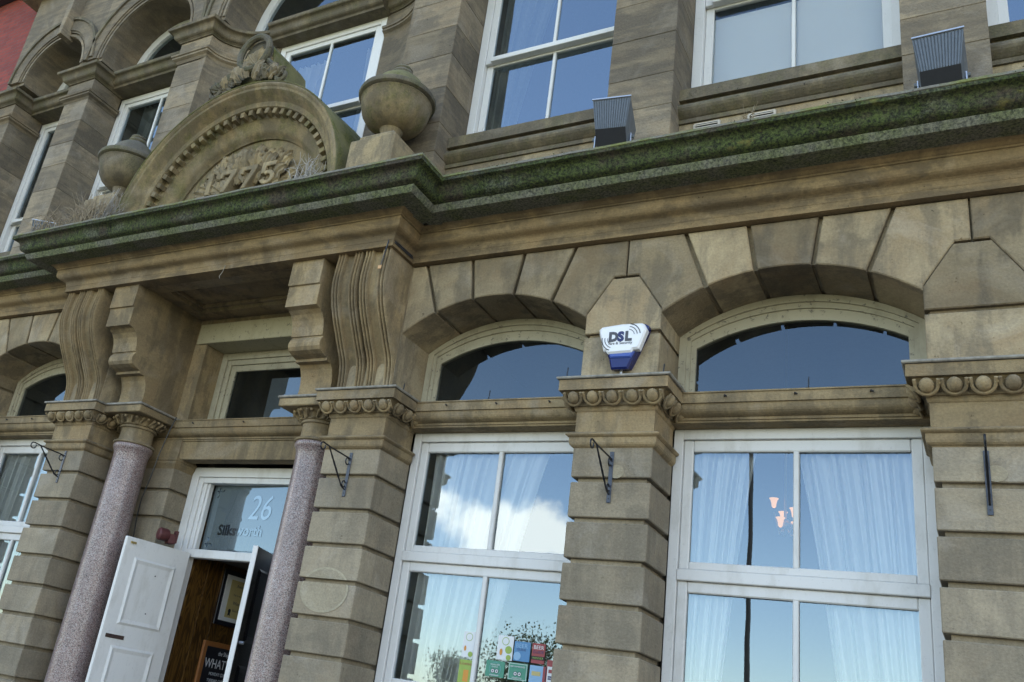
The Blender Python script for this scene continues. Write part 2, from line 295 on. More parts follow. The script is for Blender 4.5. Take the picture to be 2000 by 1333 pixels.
# ---------------------------------------------------------------- mesh helpers
class MB:
    def __init__(s): s.v = []; s.f = []
    def add(s, v, f):
        n = len(s.v); s.v += [tuple(q) for q in v]; s.f += [tuple(i + n for i in q) for q in f]; return s
    def box(s, x0, x1, y0, y1, z0, z1, c=0.0):
        if c <= 0:
            v = [(x, y, z) for x in (x0, x1) for y in (y0, y1) for z in (z0, z1)]
            return s.add(v, [(0, 1, 3, 2), (4, 6, 7, 5), (0, 4, 5, 1), (2, 3, 7, 6), (0, 2, 6, 4), (1, 5, 7, 3)])
        v = []; f = []; X = (x0, x1); Y = (y0, y1); Z = (z0, z1); idx = {}
        for i in (0, 1):
            for j in (0, 1):
                for k in (0, 1):
                    sx, sy, sz = (1, -1)[i] * c, (1, -1)[j] * c, (1, -1)[k] * c
                    for a, q in enumerate(((X[i], Y[j] + sy, Z[k] + sz), (X[i] + sx, Y[j], Z[k] + sz), (X[i] + sx, Y[j] + sy, Z[k]))):
                        idx[(i, j, k, a)] = len(v); v.append(q)
                    f.append((idx[(i, j, k, 0)], idx[(i, j, k, 1)], idx[(i, j, k, 2)]))
        o = ((0, 0), (0, 1), (1, 1), (1, 0))
        for q in (0, 1):
            f.append(tuple(idx[(q, a, b, 0)] for a, b in o)); f.append(tuple(idx[(a, q, b, 1)] for a, b in o)); f.append(tuple(idx[(a, b, q, 2)] for a, b in o))
        for a, b in o:
            f.append((idx[(0, a, b, 1)], idx[(1, a, b, 1)], idx[(1, a, b, 2)], idx[(0, a, b, 2)]))
            f.append((idx[(a, 0, b, 0)], idx[(a, 1, b, 0)], idx[(a, 1, b, 2)], idx[(a, 0, b, 2)]))
            f.append((idx[(a, b, 0, 0)], idx[(a, b, 1, 0)], idx[(a, b, 1, 1)], idx[(a, b, 0, 1)]))
        return s.add(v, f)
    def prism(s, poly, y0, y1, c=0.0):
        """polygon in (x, z), extruded from y0 (front) to y1, front edge chamfered"""
        n = len(poly); a = sum(poly[i][0] * poly[(i + 1) % n][1] - poly[(i + 1) % n][0] * poly[i][1] for i in range(n))
        if a < 0: poly = poly[::-1]
        rings = []
        if c > 0:
            ins = []
            for i in range(n):
                p0, p1, p2 = Vector(poly[i - 1]), Vector(poly[i]), Vector(poly[(i + 1) % n])
                d1 = (p1 - p0).normalized(); d2 = (p2 - p1).normalized()
                n1 = Vector((-d1.y, d1.x)); n2 = Vector((-d2.y, d2.x)); mm = (n1 + n2) / max(.35, 1 + n1.dot(n2))
                ins.append(p1 + mm * c)
            rings.append([(q.x, y0, q.y) for q in ins]); rings.append([(q[0], y0 + c, q[1]) for q in poly])
        else: rings.append([(q[0], y0, q[1]) for q in poly])
        rings.append([(q[0], y1, q[1]) for q in poly])
        v = [q for r in rings for q in r]; f = [tuple(range(n)), tuple(range(n * (len(rings) - 1), n * len(rings)))[::-1]]
        for k in range(len(rings) - 1):
            for i in range(n):
                j = (i + 1) % n; f.append((k * n + i, k * n + j, (k + 1) * n + j, (k + 1) * n + i))
        return s.add(v, f)
    def sweep(s, path, prof, closed=True):
        """prof: closed polygon of (p, z), p outward to the right of the path"""
        n = len(path); off = []
        for i in range(n):
            P = Vector(path[i]); ns = []
            if i > 0: d = (P - Vector(path[i - 1])).normalized(); ns.append(Vector((d.y, -d.x)))
            if i < n - 1: d = (Vector(path[i + 1]) - P).normalized(); ns.append(Vector((d.y, -d.x)))
            off.append(ns[0] if len(ns) == 1 else (ns[0] + ns[1]) / (1 + ns[0].dot(ns[1])))
        k = len(prof); v = []; f = []
        for i in range(n):
            for p, z in prof: v.append((path[i][0] + off[i].x * p, path[i][1] + off[i].y * p, z))
        kk = k if closed else k - 1
        for i in range(n - 1):
            for j in range(kk): f.append((i * k + j, i * k + (j + 1) % k, (i + 1) * k + (j + 1) % k, (i + 1) * k + j))
        if closed: f.append(tuple(range(k))); f.append(tuple(range((n - 1) * k, n * k))[::-1])
        return s.add(v, f)
    def lathe(s, prof, cx, cy, n=32, a0=0.0, a1=2 * math.pi):
        full = abs(a1 - a0 - 2 * math.pi) < 1e-6; k = len(prof); m_ = n if full else n + 1; v = []; f = []
        for i in range(m_):
            a = a0 + (a1 - a0) * i / n
            for r, z in prof: v.append((cx + r * math.cos(a), cy + r * math.sin(a), z))
        for i in range(n):
            for j in range(k - 1):
                b = (i + 1) % m_; f.append((i * k + j, b * k + j, b * k + j + 1, i * k + j + 1))
        return s.add(v, f)
    def tube(s, pts, r, n=6, cap=True):
        pts = [Vector(p) for p in pts]; L = len(pts); v = []; f = []; up = None
        for i in range(L):
            d = (pts[min(i + 1, L - 1)] - pts[max(i - 1, 0)]).normalized()
            if up is None: up = Vector((0, 0, 1)) if abs(d.z) < .9 else Vector((1, 0, 0))
            a = d.cross(up).normalized(); b = a.cross(d).normalized(); up = b
            rr = r[i] if isinstance(r, (list, tuple)) else r
            for k in range(n):
                t = 2 * math.pi * k / n; v.append(pts[i] + (a * math.cos(t) + b * math.sin(t)) * rr)
        for i in range(L - 1):
            for k in range(n): f.append((i * n + k, i * n + (k + 1) % n, (i + 1) * n + (k + 1) % n, (i + 1) * n + k))
        if cap: f.append(tuple(range(n))[::-1]); f.append(tuple(range((L - 1) * n, L * n)))
        return s.add(v, f)
    def grid(s, fn, nu, nv, wrap=False):
        v = [fn(i / nu, j / nv) for i in range(nu + 1) for j in range(nv + 1)]; f = []
        for i in range(nu):
            for j in range(nv): a = i * (nv + 1) + j; f.append((a, a + nv + 1, a + nv + 2, a + 1))
        return s.add(v, f)
    def sphere(s, c, r, nu=8, nv=6):
        rx, ry, rz = r if isinstance(r, (tuple, list)) else (r, r, r)
        prof = [(math.cos(-math.pi / 2 + math.pi * j / nv), math.sin(-math.pi / 2 + math.pi * j / nv)) for j in range(nv + 1)]
        v = []; f = []
        for i in range(nu):
            a = 2 * math.pi * i / nu
            for q, z in prof: v.append((c[0] + rx * q * math.cos(a), c[1] + ry * q * math.sin(a), c[2] + rz * z))
        k = nv + 1
        for i in range(nu):
            b = (i + 1) % nu
            for j in range(nv): f.append((i * k + j, b * k + j, b * k + j + 1, i * k + j + 1))
        return s.add(v, f)
    def xf(s, mx_): s.v = [tuple(mx_ @ Vector(q)) for q in s.v]; return s
    def mesh(s, name, smooth=False, fix=True):
        me = bpy.data.meshes.new(name); me.from_pydata(s.v, [], s.f)
        if fix:
            b = bmesh.new(); b.from_mesh(me)
            if smooth: bmesh.ops.remove_doubles(b, verts=b.verts, dist=1e-5)
            bmesh.ops.recalc_face_normals(b, faces=b.faces); b.to_mesh(me); b.free()
        if smooth:
            for q in me.polygons: q.use_smooth = True
            try: me.set_sharp_from_angle(angle=R(38))
            except Exception: pass
        return me
    def build(s, name, mt, parent=None, smooth=False, fix=True):
        return link(name, s.mesh(name, smooth, fix), mt, parent)
def link(name, me, mt, parent=None, loc=None):
    if mt is not None and not me.materials: me.materials.append(M[mt] if isinstance(mt, str) else mt)
    o = bpy.data.objects.new(name, me); COL.objects.link(o)
    if loc: o.location = loc
    if parent is not None: o.parent = parent
    return o
def tag(o, label=None, cat=None, group=None, kind=None):
    if label: o['label'] = label
    if cat: o['category'] = cat
    if group: o['group'] = group
    if kind: o['kind'] = kind
    return o
def empty(name, loc=(0, 0, 0), parent=None):
    o = bpy.data.objects.new(name, None); COL.objects.link(o); o.location = loc
    if parent is not None: o.parent = parent
    return o
def text_mesh(s, size, ext=.001, sx=1.0, align='CENTER', shear=0.0, bold=0.0):
    cu = bpy.data.curves.new('lettering', 'FONT'); cu.body = s; cu.size = size; cu.extrude = ext; cu.align_x = align; cu.resolution_u = 3; cu.shear = shear; cu.offset = bold
    ob = bpy.data.objects.new('lettering', cu); COL.objects.link(ob)
    bpy.context.view_layer.update()
    me = bpy.data.meshes.new_from_object(ob.evaluated_get(bpy.context.evaluated_depsgraph_get()))
    bpy.data.objects.remove(ob); bpy.data.curves.remove(cu)
    me.transform(Matrix.Diagonal((sx, 1, 1, 1)))
    return me
def letter(s, size, mt, parent, loc, rz=0.0, ext=.001, sx=1.0, align='CENTER', rx=90.0, name='lettering', shear=0.0, bold=0.0):
    me = text_mesh(s, size, ext, sx, align, shear, bold); me.materials.clear(); me.materials.append(M[mt])
    o = bpy.data.objects.new(name, me); COL.objects.link(o); o.location = loc; o.rotation_euler = (R(rx), 0, R(rz)); o.parent = parent
    return o

# ---------------------------------------------------------------- setting: ground
tag(MB().box(-400, 400, -400, 400, -.5, -.16).build('ground', 'turf'), kind='structure')
tag(MB().box(-400, 400, -12.5, -3.4, -.4, -.13).build('road', 'asphalt'), kind='structure')
pv = tag(MB().box(-60, 60, -3.25, 12, -.4, 0).build('pavement', 'paving'), kind='structure')
MB().box(-60, 60, -3.4, -3.25, -.4, -.005, .01).build('kerb', 'paving', pv)
pv2 = tag(MB().box(-60, 60, -15.5, -12.65, -.4, 0).build('far_pavement', 'paving'), kind='structure')
MB().box(-60, 60, -12.65, -12.5, -.4, -.005, .01).build('kerb', 'paving', pv2)

# ---------------------------------------------------------------- the building
CX = -6.3875
B = tag(empty('stone_pub_building'), 'old sandstone pub with arched windows, columned doorway and mossy cornice', 'building')
PIERS = [(-10.80, -10.22), (-8.53, -7.95), (-4.825, -4.247), (-2.553, -1.967), (-.27, .31), (2.0, 2.58)]
OPENS = [(-10.22, -8.53), (-4.247, -2.553), (-1.967, -.27), (.31, 2.0)]
CRS = [0.0, .45, .745, 1.035, 1.32, 1.61, 1.90, 2.185, 2.472, 2.76, 3.047, 3.335, 3.60]
blk_cache = {}
def block(parent, x0, x1, y0, y1, z0, z1, mt='block', c=.006, name='block', jit=.0015):
    key = (round(x1 - x0, 3), round(y1 - y0, 3), round(z1 - z0, 3), mt, c)
    if key not in blk_cache:
        blk_cache[key] = MB().box(0, key[0], 0, key[1], 0, key[2], c).mesh(name)
    j = lambda: random.uniform(-jit, jit)
    return link(name, blk_cache[key], mt, parent, (x0 + j(), y0 + j() * 1.5, z0))
def rusticated(x0, x1, yf, yb, name='pier'):
    core = MB().box(x0 + .042, x1 - .042, yf + .042, yb + .12, 0, 3.62).build(name, 'block', B)
    for i in range(len(CRS) - 1):
        block(core, x0, x1, yf, yb, CRS[i] + (.0 if i == 0 else .0), CRS[i + 1] - (.037 if i < len(CRS) - 2 else 0))
    return core
# moulded capital profile: p outward, z
def arc(p0, p1, bulge, n=5):
    """points from p0 to p1 bowed sideways by bulge (fraction of length)"""
    out = []; d = Vector(p1) - Vector(p0); nn = Vector((d.y, -d.x))
    for i in range(n + 1):
        t = i / n; q = Vector(p0) + d * t + nn * bulge * math.sin(math.pi * t); out.append((q.x, q.y))
    return out
NECK = [(-.05, 3.545), (.0, 3.545)] + arc((0, 3.55), (.03, 3.60), .2, 4) + [(.03, 3.624)] + arc((.034, 3.624), (.034, 3.66), .55, 5) + [(.0, 3.672), (.0, 3.82)] + arc((.0, 3.825), (.015, 3.85), .15, 3) + [(.015, 3.864), (.03, 3.866), (.03, 3.886)]
CAPPROF = NECK + arc((.032, 3.887), (.085, 3.96), -.10, 4) + [(.115, 3.962), (.115, 4.042), (-.05, 4.044)]
egg_me = None
def egg_mesh():
    b = MB(); b.sphere((0, -.026, 0), (.045, .044, .050), 10, 8)
    pts = []
    for i in range(13):
        a = math.pi * (1.06 + .88 * i / 12) if False else math.pi + math.pi * i / 12
        pts.append((.063 * math.cos(a), -.030 - .012 * math.sin(math.pi * i / 12), .062 * math.sin(a) + .008))
    pts = [(-.065, -.034, .044)] + pts + [(.065, -.034, .044)]
    b.tube(pts, .0115, 6)
    b.add([(.0735 - .011, -.024, .040), (.0735 + .011, -.024, .040), (.0735, -.012, -.055), (.0735, -.046, .012)], [(0, 1, 3), (1, 2, 3), (2, 0, 3)])
    return b.mesh('egg', True)
egg_me = egg_mesh(); egg_me.materials.append(M['tan'])
def egg(parent, x, y, z, rz):
    o = link('egg', egg_me, None, parent, (x, y, z)); o.scale = (.98, .9, 1.0); o.rotation_euler = (R(44), 0, rz); return o
def capital(x0, x1, left=True, right=True, yb=.45):
    path = [(x0, yb), (x0, 0), (x1, 0), (x1, yb)]
    cpt = MB().sweep(path, CAPPROF).build('capital', 'tan', B)
    fl = MB().sweep(path, [(-.05, 4.046), (.128, 4.046), (.134, 4.052), (.134, 4.064), (.0, 4.088), (-.05, 4.09)]).build('lead_flashing', 'lead', cpt)
    xc = (x0 + x1) / 2
    for k in range(-2, 3): egg(cpt, xc + .148 * k, -.066, 3.926, 0)
    for k in range(3):
        if right: egg(cpt, x1 + .066, .04 + .148 * k, 3.925, R(90))
        if left: egg(cpt, x0 - .066, .04 + .148 * k, 3.925, R(-90))
    return cpt
for x0, x1 in PIERS:
    rusticated(x0, x1, 0.0, .47)
    capital(x0, x1)

# transoms between the piers
def transom(x0, x1, yb, soff=3.85, mt='tan', name='transom'):
    pr = [(-.16, soff), (.0, soff), (.003, 3.847), (.018, 3.85), (.018, 3.863), (.03, 3.865), (.03, 3.883)] + arc((.032, 3.884), (.10, 3.966), -.14, 3)[:1] + arc((.04, 3.886), (.10, 3.966), .22, 6) + [(.115, 3.968), (.115, 4.038), (.125, 4.04), (.125, 4.05), (-.16, 4.075)]
    if soff > 3.84: pr = [(-.16, 3.846), (.0, 3.846)] + pr[3:]
    t_ = MB().sweep([(x0, yb), (x1, yb)], pr).build(name, mt, B)
    for k in range(3):
        x = x0 + (x1 - x0) * (.25 + .27 * k); MB().tube([(x, yb - .118, 4.01), (x + .005, yb - .14, 4.012), (x + .02, yb - .145, 4.0)], .006, 5).build('nail', 'iron', t_)
    return t_
for x0, x1 in OPENS: transom(x0 - .02, x1 + .02, .363)

# piers above the capitals and the arches
ARC_R, ARC_C = 1.40, 3.485
def arc_z(dx): return ARC_C + math.sqrt(max(0, ARC_R ** 2 - dx ** 2))
def pier_head(x0, x1):
    xc = (x0 + x1) / 2
    core = MB().box(x0 + .03, x1 - .03, .035, .60, 4.0, 4.92).build('pier_head', 'vous', B)
    MB().prism([(x0, 4.03), (x1, 4.03), (x1, 4.427), (x0, 4.427)], 0, .49, .006).build('block', 'vous', core)
    MB().prism([(x0, 4.46), (x1, 4.46), (x1, 4.622), (xc + .105, 4.916), (xc - .105, 4.916), (x0, 4.622)], 0.0, .49, .007).build('block', 'vous', core)
for x0, x1 in PIERS[3:]: pier_head(x0, x1)
pier_head(*PIERS[0])
ZT = 5.243
def arch(x0, x1, pl, pr):
    """pl/pr: pier centre joint on that side, or None where a wall return closes it"""
    xc = (x0 + x1) / 2; h = (x1 - x0) / 2; g = .015
    core = MB()
    n = 20; poly = [(xc - h - .02, 4.45)] + [(xc - h + 2 * h * i / n, arc_z(-h + 2 * h * i / n) + .02) for i in range(n + 1)] + [(xc + h + .02, 4.45), ((pr or xc + h + .02), 4.45), ((pr or xc + h + .02), 5.3), ((pl or xc - h - .02), 5.3), ((pl or xc - h - .02), 4.45)]
    core.prism(poly, .055, .60); core = core.build('arch_backing', 'vous', B)
    ji = [-.535, -.19, .19, .535]; jt = [-.70, -.245, .245, .70]
    def ar(a, b, k=6): return [(xc + a + (b - a) * i / k, arc_z(a + (b - a) * i / k)) for i in range(k + 1)]
    for i in range(3):
        MB().prism(ar(ji[i] + g, ji[i + 1] - g) + [(xc + jt[i + 1] - g, ZT), (xc + jt[i] + g, ZT)], 0.0, .49, .008).build('voussoir', 'vous', core)
    for s, pj in ((-1, pl), (1, pr)):
        a = ar(s * (.535 + g), s * h)
        if pj is None: p = a + [(xc + s * h, ZT), (xc + s * (.70 + g), ZT)]
        else:
            hf = .29; e = xc + s * h
            p = a + [(e + s * .004, 4.640), (pj - s * .098, 4.936), (pj - s * .006, 4.936), (pj - s * .006, ZT), (xc + s * (.70 + g), ZT)]
        MB().prism(p, 0.0, .49, .008).build('voussoir', 'vous', core)
ctr = [(a + b) / 2 for a, b in PIERS]
arch(*OPENS[0], ctr[0], None); arch(*OPENS[1], None, ctr[3]); arch(*OPENS[2], ctr[3], ctr[4]); arch(*OPENS[3], ctr[4], ctr[5])
# plain wall behind the fluted brackets and left end
for x0, x1 in PIERS[1:3]: MB().box(x0 + .0, x1 - .0, .0, .60, 4.05, 5.3).build('pier_head', 'vous', B)
MB().box(-12.28, -10.81, .0, .60, 0, 5.3).build('end_wall', 'vous', B)
MB().box(2.59, 4.0, .0, .60, 0, 5.3).build('end_wall', 'vous', B)

# ground floor windows
def arc_ring(xc, h0, r0, c0, h1, r1, c1, zb, y0, y1, n=20):
    """frame strip between an outer and an inner segmental arch, with upright legs down to zb"""
    def pth(h, r, c): return [(xc - h, zb)] + [(xc - h + 2 * h * i / n, c + math.sqrt(r * r - (-h + 2 * h * i / n) ** 2)) for i in range(n + 1)] + [(xc + h, zb)]
    a, b = pth(h0, r0, c0), pth(h1, r1, c1); v = []; f = []
    for q in range(len(a)):
        v += [(a[q][0], y0, a[q][1]), (b[q][0], y0, b[q][1]), (b[q][0], y1, b[q][1]), (a[q][0], y1, a[q][1])]
    for q in range(len(a) - 1):
        for k in range(4): f.append((q * 4 + k, q * 4 + (k + 1) % 4, (q + 1) * 4 + (k + 1) % 4, (q + 1) * 4 + k))
    f += [(0, 1, 2, 3), tuple(4 * (len(a) - 1) + k for k in (3, 2, 1, 0))]
    return MB().add(v, f)
def pane(parent, x0, x1, y, z0, z1, mt='glass', tilt=.35):
    b = MB().add([(-(x1 - x0) / 2, 0, 0), ((x1 - x0) / 2, 0, 0), ((x1 - x0) / 2, 0, z1 - z0), (-(x1 - x0) / 2, 0, z1 - z0)], [(0, 1, 2, 3)])
    o = b.build('pane', mt, parent, fix=False); o.location = ((x0 + x1) / 2, y, z0)
    o.rotation_euler = (R(random.uniform(-tilt, tilt)), 0, R(random.uniform(-tilt, tilt))); return o
def fanlight(x0, x1):
    xc = (x0 + x1) / 2; h = (x1 - x0) / 2 - .003
    fr = arc_ring(xc, h, 1.40, 3.482, h - .055, 1.45, 3.375, 4.0, .475, .56).build('fanlight', 'cream', B)
    arc_ring(xc, h - .05, 1.45, 3.38, h - .085, 1.49, 3.29, 4.0, .492, .56).build('frame_moulding', 'cream', fr)
    arc_ring(xc, h - .08, 1.49, 3.295, h - .122, 1.54, 3.15, 4.0, .508, .56).build('sash_bead', 'cream', fr)
    n = 16; hh = h - .12
    b = MB(); p = [(xc - hh, .53, 4.0)] + [(xc - hh + 2 * hh * i / n, .53, 3.15 + math.sqrt(1.54 ** 2 - (-hh + 2 * hh * i / n) ** 2)) for i in range(n + 1)] + [(xc + hh, .53, 4.0)]
    b.add(p, [tuple(range(len(p)))[::-1]]).build('pane', 'fanglass', fr, fix=False)
def sash_window(x0, x1, zb=1.72):
    fr = MB()
    for a, b in ((x0, x0 + .07), (x1 - .07, x1)): fr.box(a, b, .48, .62, zb, 3.846, .004)
    fr.box(x0 + .07, x1 - .07, .481, .62, 3.77, 3.846, .004)
    fr.box(x0 + .068, x1 - .068, .474, .60, 2.742, 2.822, .006)
    fr = fr.build('window', 'white', B)
    MB().prism([(x0 - .0, zb - .10), (x1, zb - .10), (x1, zb - .001), (x0, zb - .001)], .40, .62, .008).build('window_sill', 'white', fr)
    for z0, z1, y in ((2.822, 3.77, .505), (zb, 2.742, .500)):
        a, b = x0 + .0705, x1 - .0705
        s_ = MB().box(a, a + .07, y, y + .05, z0, z1, .008).box(b - .07, b, y, y + .05, z0, z1, .008)
        s_.box(a + .07, b - .07, y + .001, y + .05, z1 - (.088 if z0 > 2 else .078), z1, .008).box(a + .07, b - .07, y + .001, y + .05, z0, z0 + (.058 if z0 > 2 else .11), .008)
        s_ = s_.build('sash', 'white', fr)
        gz0, gz1 = z0 + (.058 if z0 > 2 else .11), z1 - (.088 if z0 > 2 else .078); xm = (x0 + x1) / 2
        MB().box(xm - .019, xm + .019, y + .002, y + .048, gz0 - .006, gz1 + .006, .006).build('glazing_bar', 'white', fr)
        pane(fr, a + .065, xm, y + .03, gz0 - .005, gz1 + .005); pane(fr, xm, b - .065, y + .03, gz0 - .005, gz1 + .005)
    MB().box(x0, x1, .42, .60, 0, zb - .102, .006).build('apron_panel', 'block', fr)
    return fr
for x0, x1 in OPENS: fanlight(x0, x1); sash_window(x0, x1)

# entablature: architrave and cornice break forward over the portico
YM, YP = -.058, -.40; XL, XR = CX - 2.1675, CX + 2.1675
EPATH = [(-12.28, YM), (XL, YM), (XL, YP), (XR, YP), (XR, YM), (4.0, YM)]
ARCHI = [(-.15, 5.25), (.0, 5.25), (.0, 5.305)] + arc((.004, 5.31), (.05, 5.37), -.22, 5) + arc((.05, 5.37), (.10, 5.44), .22, 5) + [(.10, 5.473), (.112, 5.476), (.112, 5.49)] + arc((.118, 5.492), (.20, 5.523), -.12, 3) + [(.20, 5.53), (-.15, 5.53)]
MB().sweep(EPATH, ARCHI).build('architrave', 'archi', B)
def fine(path, step):
    out = []
    for i in range(len(path) - 1):
        a, b = Vector(path[i]), Vector(path[i + 1]); n = max(1, int((b - a).length / step))
        out += [tuple(a + (b - a) * k / n) for k in range(n)]
    return out + [tuple(path[-1])]
def moss_jitter(me, amp):
    from mathutils import noise as mn
    for v in me.vertices:
        p = v.co * 5.0; d = mn.noise(p) * .6 + mn.noise(p * 4.1) * .4
        v.co += Vector((mn.noise(p + Vector((9, 0, 0))) * .4, d, mn.noise(p + Vector((0, 7, 0))) * .9)) * amp
CYMA = [(.352, 5.580), (.368, 5.582)] + arc((.372, 5.585), (.43, 5.65), .24, 6) + arc((.43, 5.65), (.492, 5.708), -.22, 6) + [(.50, 5.712), (.502, 5.737)]
FILLET = [(.335, 5.514), (.345, 5.516), (.370, 5.560), (.372, 5.572), (.352, 5.578)]
me = MB().sweep(fine(EPATH, .06), [(-.1, 5.579)] + CYMA + [(-.1, 5.737)]).mesh('cornice', True); moss_jitter(me, .0035)
corn = link('cornice', me, 'moss', B)
me = MB().sweep(fine(EPATH, .06), [(-.1, 5.520), (.205, 5.520)] + FILLET + [(-.1, 5.5785)]).mesh('cornice_fillet', True); moss_jitter(me, .0025)
link('cornice_fillet', me, 'mossf', B)
CORN = FILLET + CYMA
me = MB().sweep(fine(EPATH, .06), [(.498, 5.7385), (.506, 5.743), (.500, 5.766), (.2, 5.782), (-.3, 5.80), (-.3, 5.7385)]).mesh('cornice_top', True); moss_jitter(me, .005)
link('cornice_top', me, 'lichen', B)

# portico ceiling with a sunken panel
s0, s1 = CX - 1.55, CX + 1.55
pc = MB().box(s0, s1, -.39, .70, 5.34, 5.40)
for a, b, c, d in ((s0, s1, -.262, -.08), (s0, s1, .42, .66), (s0, CX - .86, -.08, .42), (CX + .86, s1, -.08, .42)): pc.box(a, b, c, d, 5.262, 5.339, .004)
for a, b, c, d in ((CX - .86, CX + .86, -.08, -.04), (CX - .86, CX + .86, .38, .42), (CX - .86, CX - .82, -.04, .38), (CX + .82, CX + .86, -.04, .38)): pc.box(a, b, c, d, 5.30, 5.338, .003)
pc.build('portico_ceiling', 'tan', B)

# fluted brackets above the pilasters
FPROF = [(-.362, 5.262), (-.362, 5.20), (-.372, 5.10), (-.378, 5.0), (-.372, 4.92), (-.352, 4.84), (-.325, 4.765), (-.288, 4.69), (-.245, 4.62), (-.198, 4.552), (-.165, 4.50), (-.132, 4.45), (-.092, 4.395), (-.060, 4.343), (-.040, 4.29), (-.031, 4.238), (-.022, 4.17), (-.018, 4.08)]
def ridges():
    out = []; x = 0.0
    def rid(w_, h):
        nonlocal x
        out.extend([(x, -.012), (x + w_ * .10, h * .55), (x + w_ * .35, h), (x + w_ * .65, h), (x + w_ * .90, h * .55), (x + w_, -.012)]); x += w_
    for k in range(3):
        rid(.022, .018)
        if k < 2: out.append((x + .005, -.016)); x += .010
    out.extend([(x + .004, -.020), (x + .03, -.030), (x + .047, -.032), (x + .064, -.030), (x + .090, -.020)]); x += .094
    for k in range(3):
        rid(.022, .018)
        if k < 2: out.append((x + .005, -.016)); x += .010
    return [(a / x * .27, b) for a, b in out]
RID = ridges()
def fluted(xa, wdt, parent):
    P2 = []
    for i in range(len(FPROF)):
        a = Vector(FPROF[max(i - 1, 0)]); b = Vector(FPROF[min(i + 1, len(FPROF) - 1)]); d = (b - a).normalized(); P2.append((Vector(FPROF[i]), Vector((d.y, -d.x))))
    v = []; f = []; nr = len(RID)
    for p, n in P2:
        for x, o in RID: v.append((xa + x / .27 * wdt, p.x + n.x * (o - .016), p.y + n.y * (o - .016)))
    for i in range(len(P2) - 1):
        for j in range(nr - 1): f.append((i * nr + j, i * nr + j + 1, (i + 1) * nr + j + 1, (i + 1) * nr + j))
    base = len(v)
    for p, n in P2: v += [(xa, .02, p.y), (xa + wdt, .02, p.y)]
    for i in range(len(P2) - 1):
        f.append((i * nr, (i + 1) * nr, base + 2 * i + 2, base + 2 * i)); f.append((i * nr + nr - 1, base + 2 * i + 1, base + 2 * i + 3, (i + 1) * nr + nr - 1))
    f.append(tuple(range(nr)) + (base + 1, base))
    MB().add(v, f).build('fluted_bracket', 'tan', parent, True)
for x0, x1 in PIERS[1:3]:
    fluted(x0 + .004, .268, B); fluted(x1 - .277, .271, B)

# scroll brackets over the columns
SPROF = [(-.345, 5.262), (-.345, 5.005), (-.325, 5.0), (-.322, 4.80), (-.26, 4.79), (-.215, 4.762), (-.182, 4.72), (-.162, 4.665), (-.150, 4.575), (-.136, 4.572), (-.136, 4.560), (-.152, 4.54), (-.165, 4.505), (-.162, 4.47), (-.14, 4.44), (-.09, 4.42), (-.035, 4.408), (-.02, 4.405), (-.02, 4.378), (.045, 4.376), (.078, 4.335), (.10, 4.28), (.112, 4.22), (.114, 4.15), (.10, 4.075), (.70, 4.075), (.70, 5.262)]
def sidepri(b, prof, x0, x1):
    n = len(prof); v = [(x0, y, z) for y, z in prof] + [(x1, y, z) for y, z in prof]
    return b.add(v, [tuple(range(n)), tuple(range(n, 2 * n))[::-1]] + [(i, (i + 1) % n, n + (i + 1) % n, n + i) for i in range(n)])
for s in (-1, 1):
    xa, xb = sorted((CX + s * 1.034, CX + s * 1.394))
    sb = sidepri(MB(), SPROF, xa, xb).build('scroll_bracket', 'tan', B)
    # filling wall between bracket and pilaster, and the bracket's stone coursing
    xo, xp = sorted((CX + s * 1.394, CX + s * 1.60)); MB().box(xo, xp, .30, .70, 4.07, 5.262).build('bracket_infill', 'tan', sb)

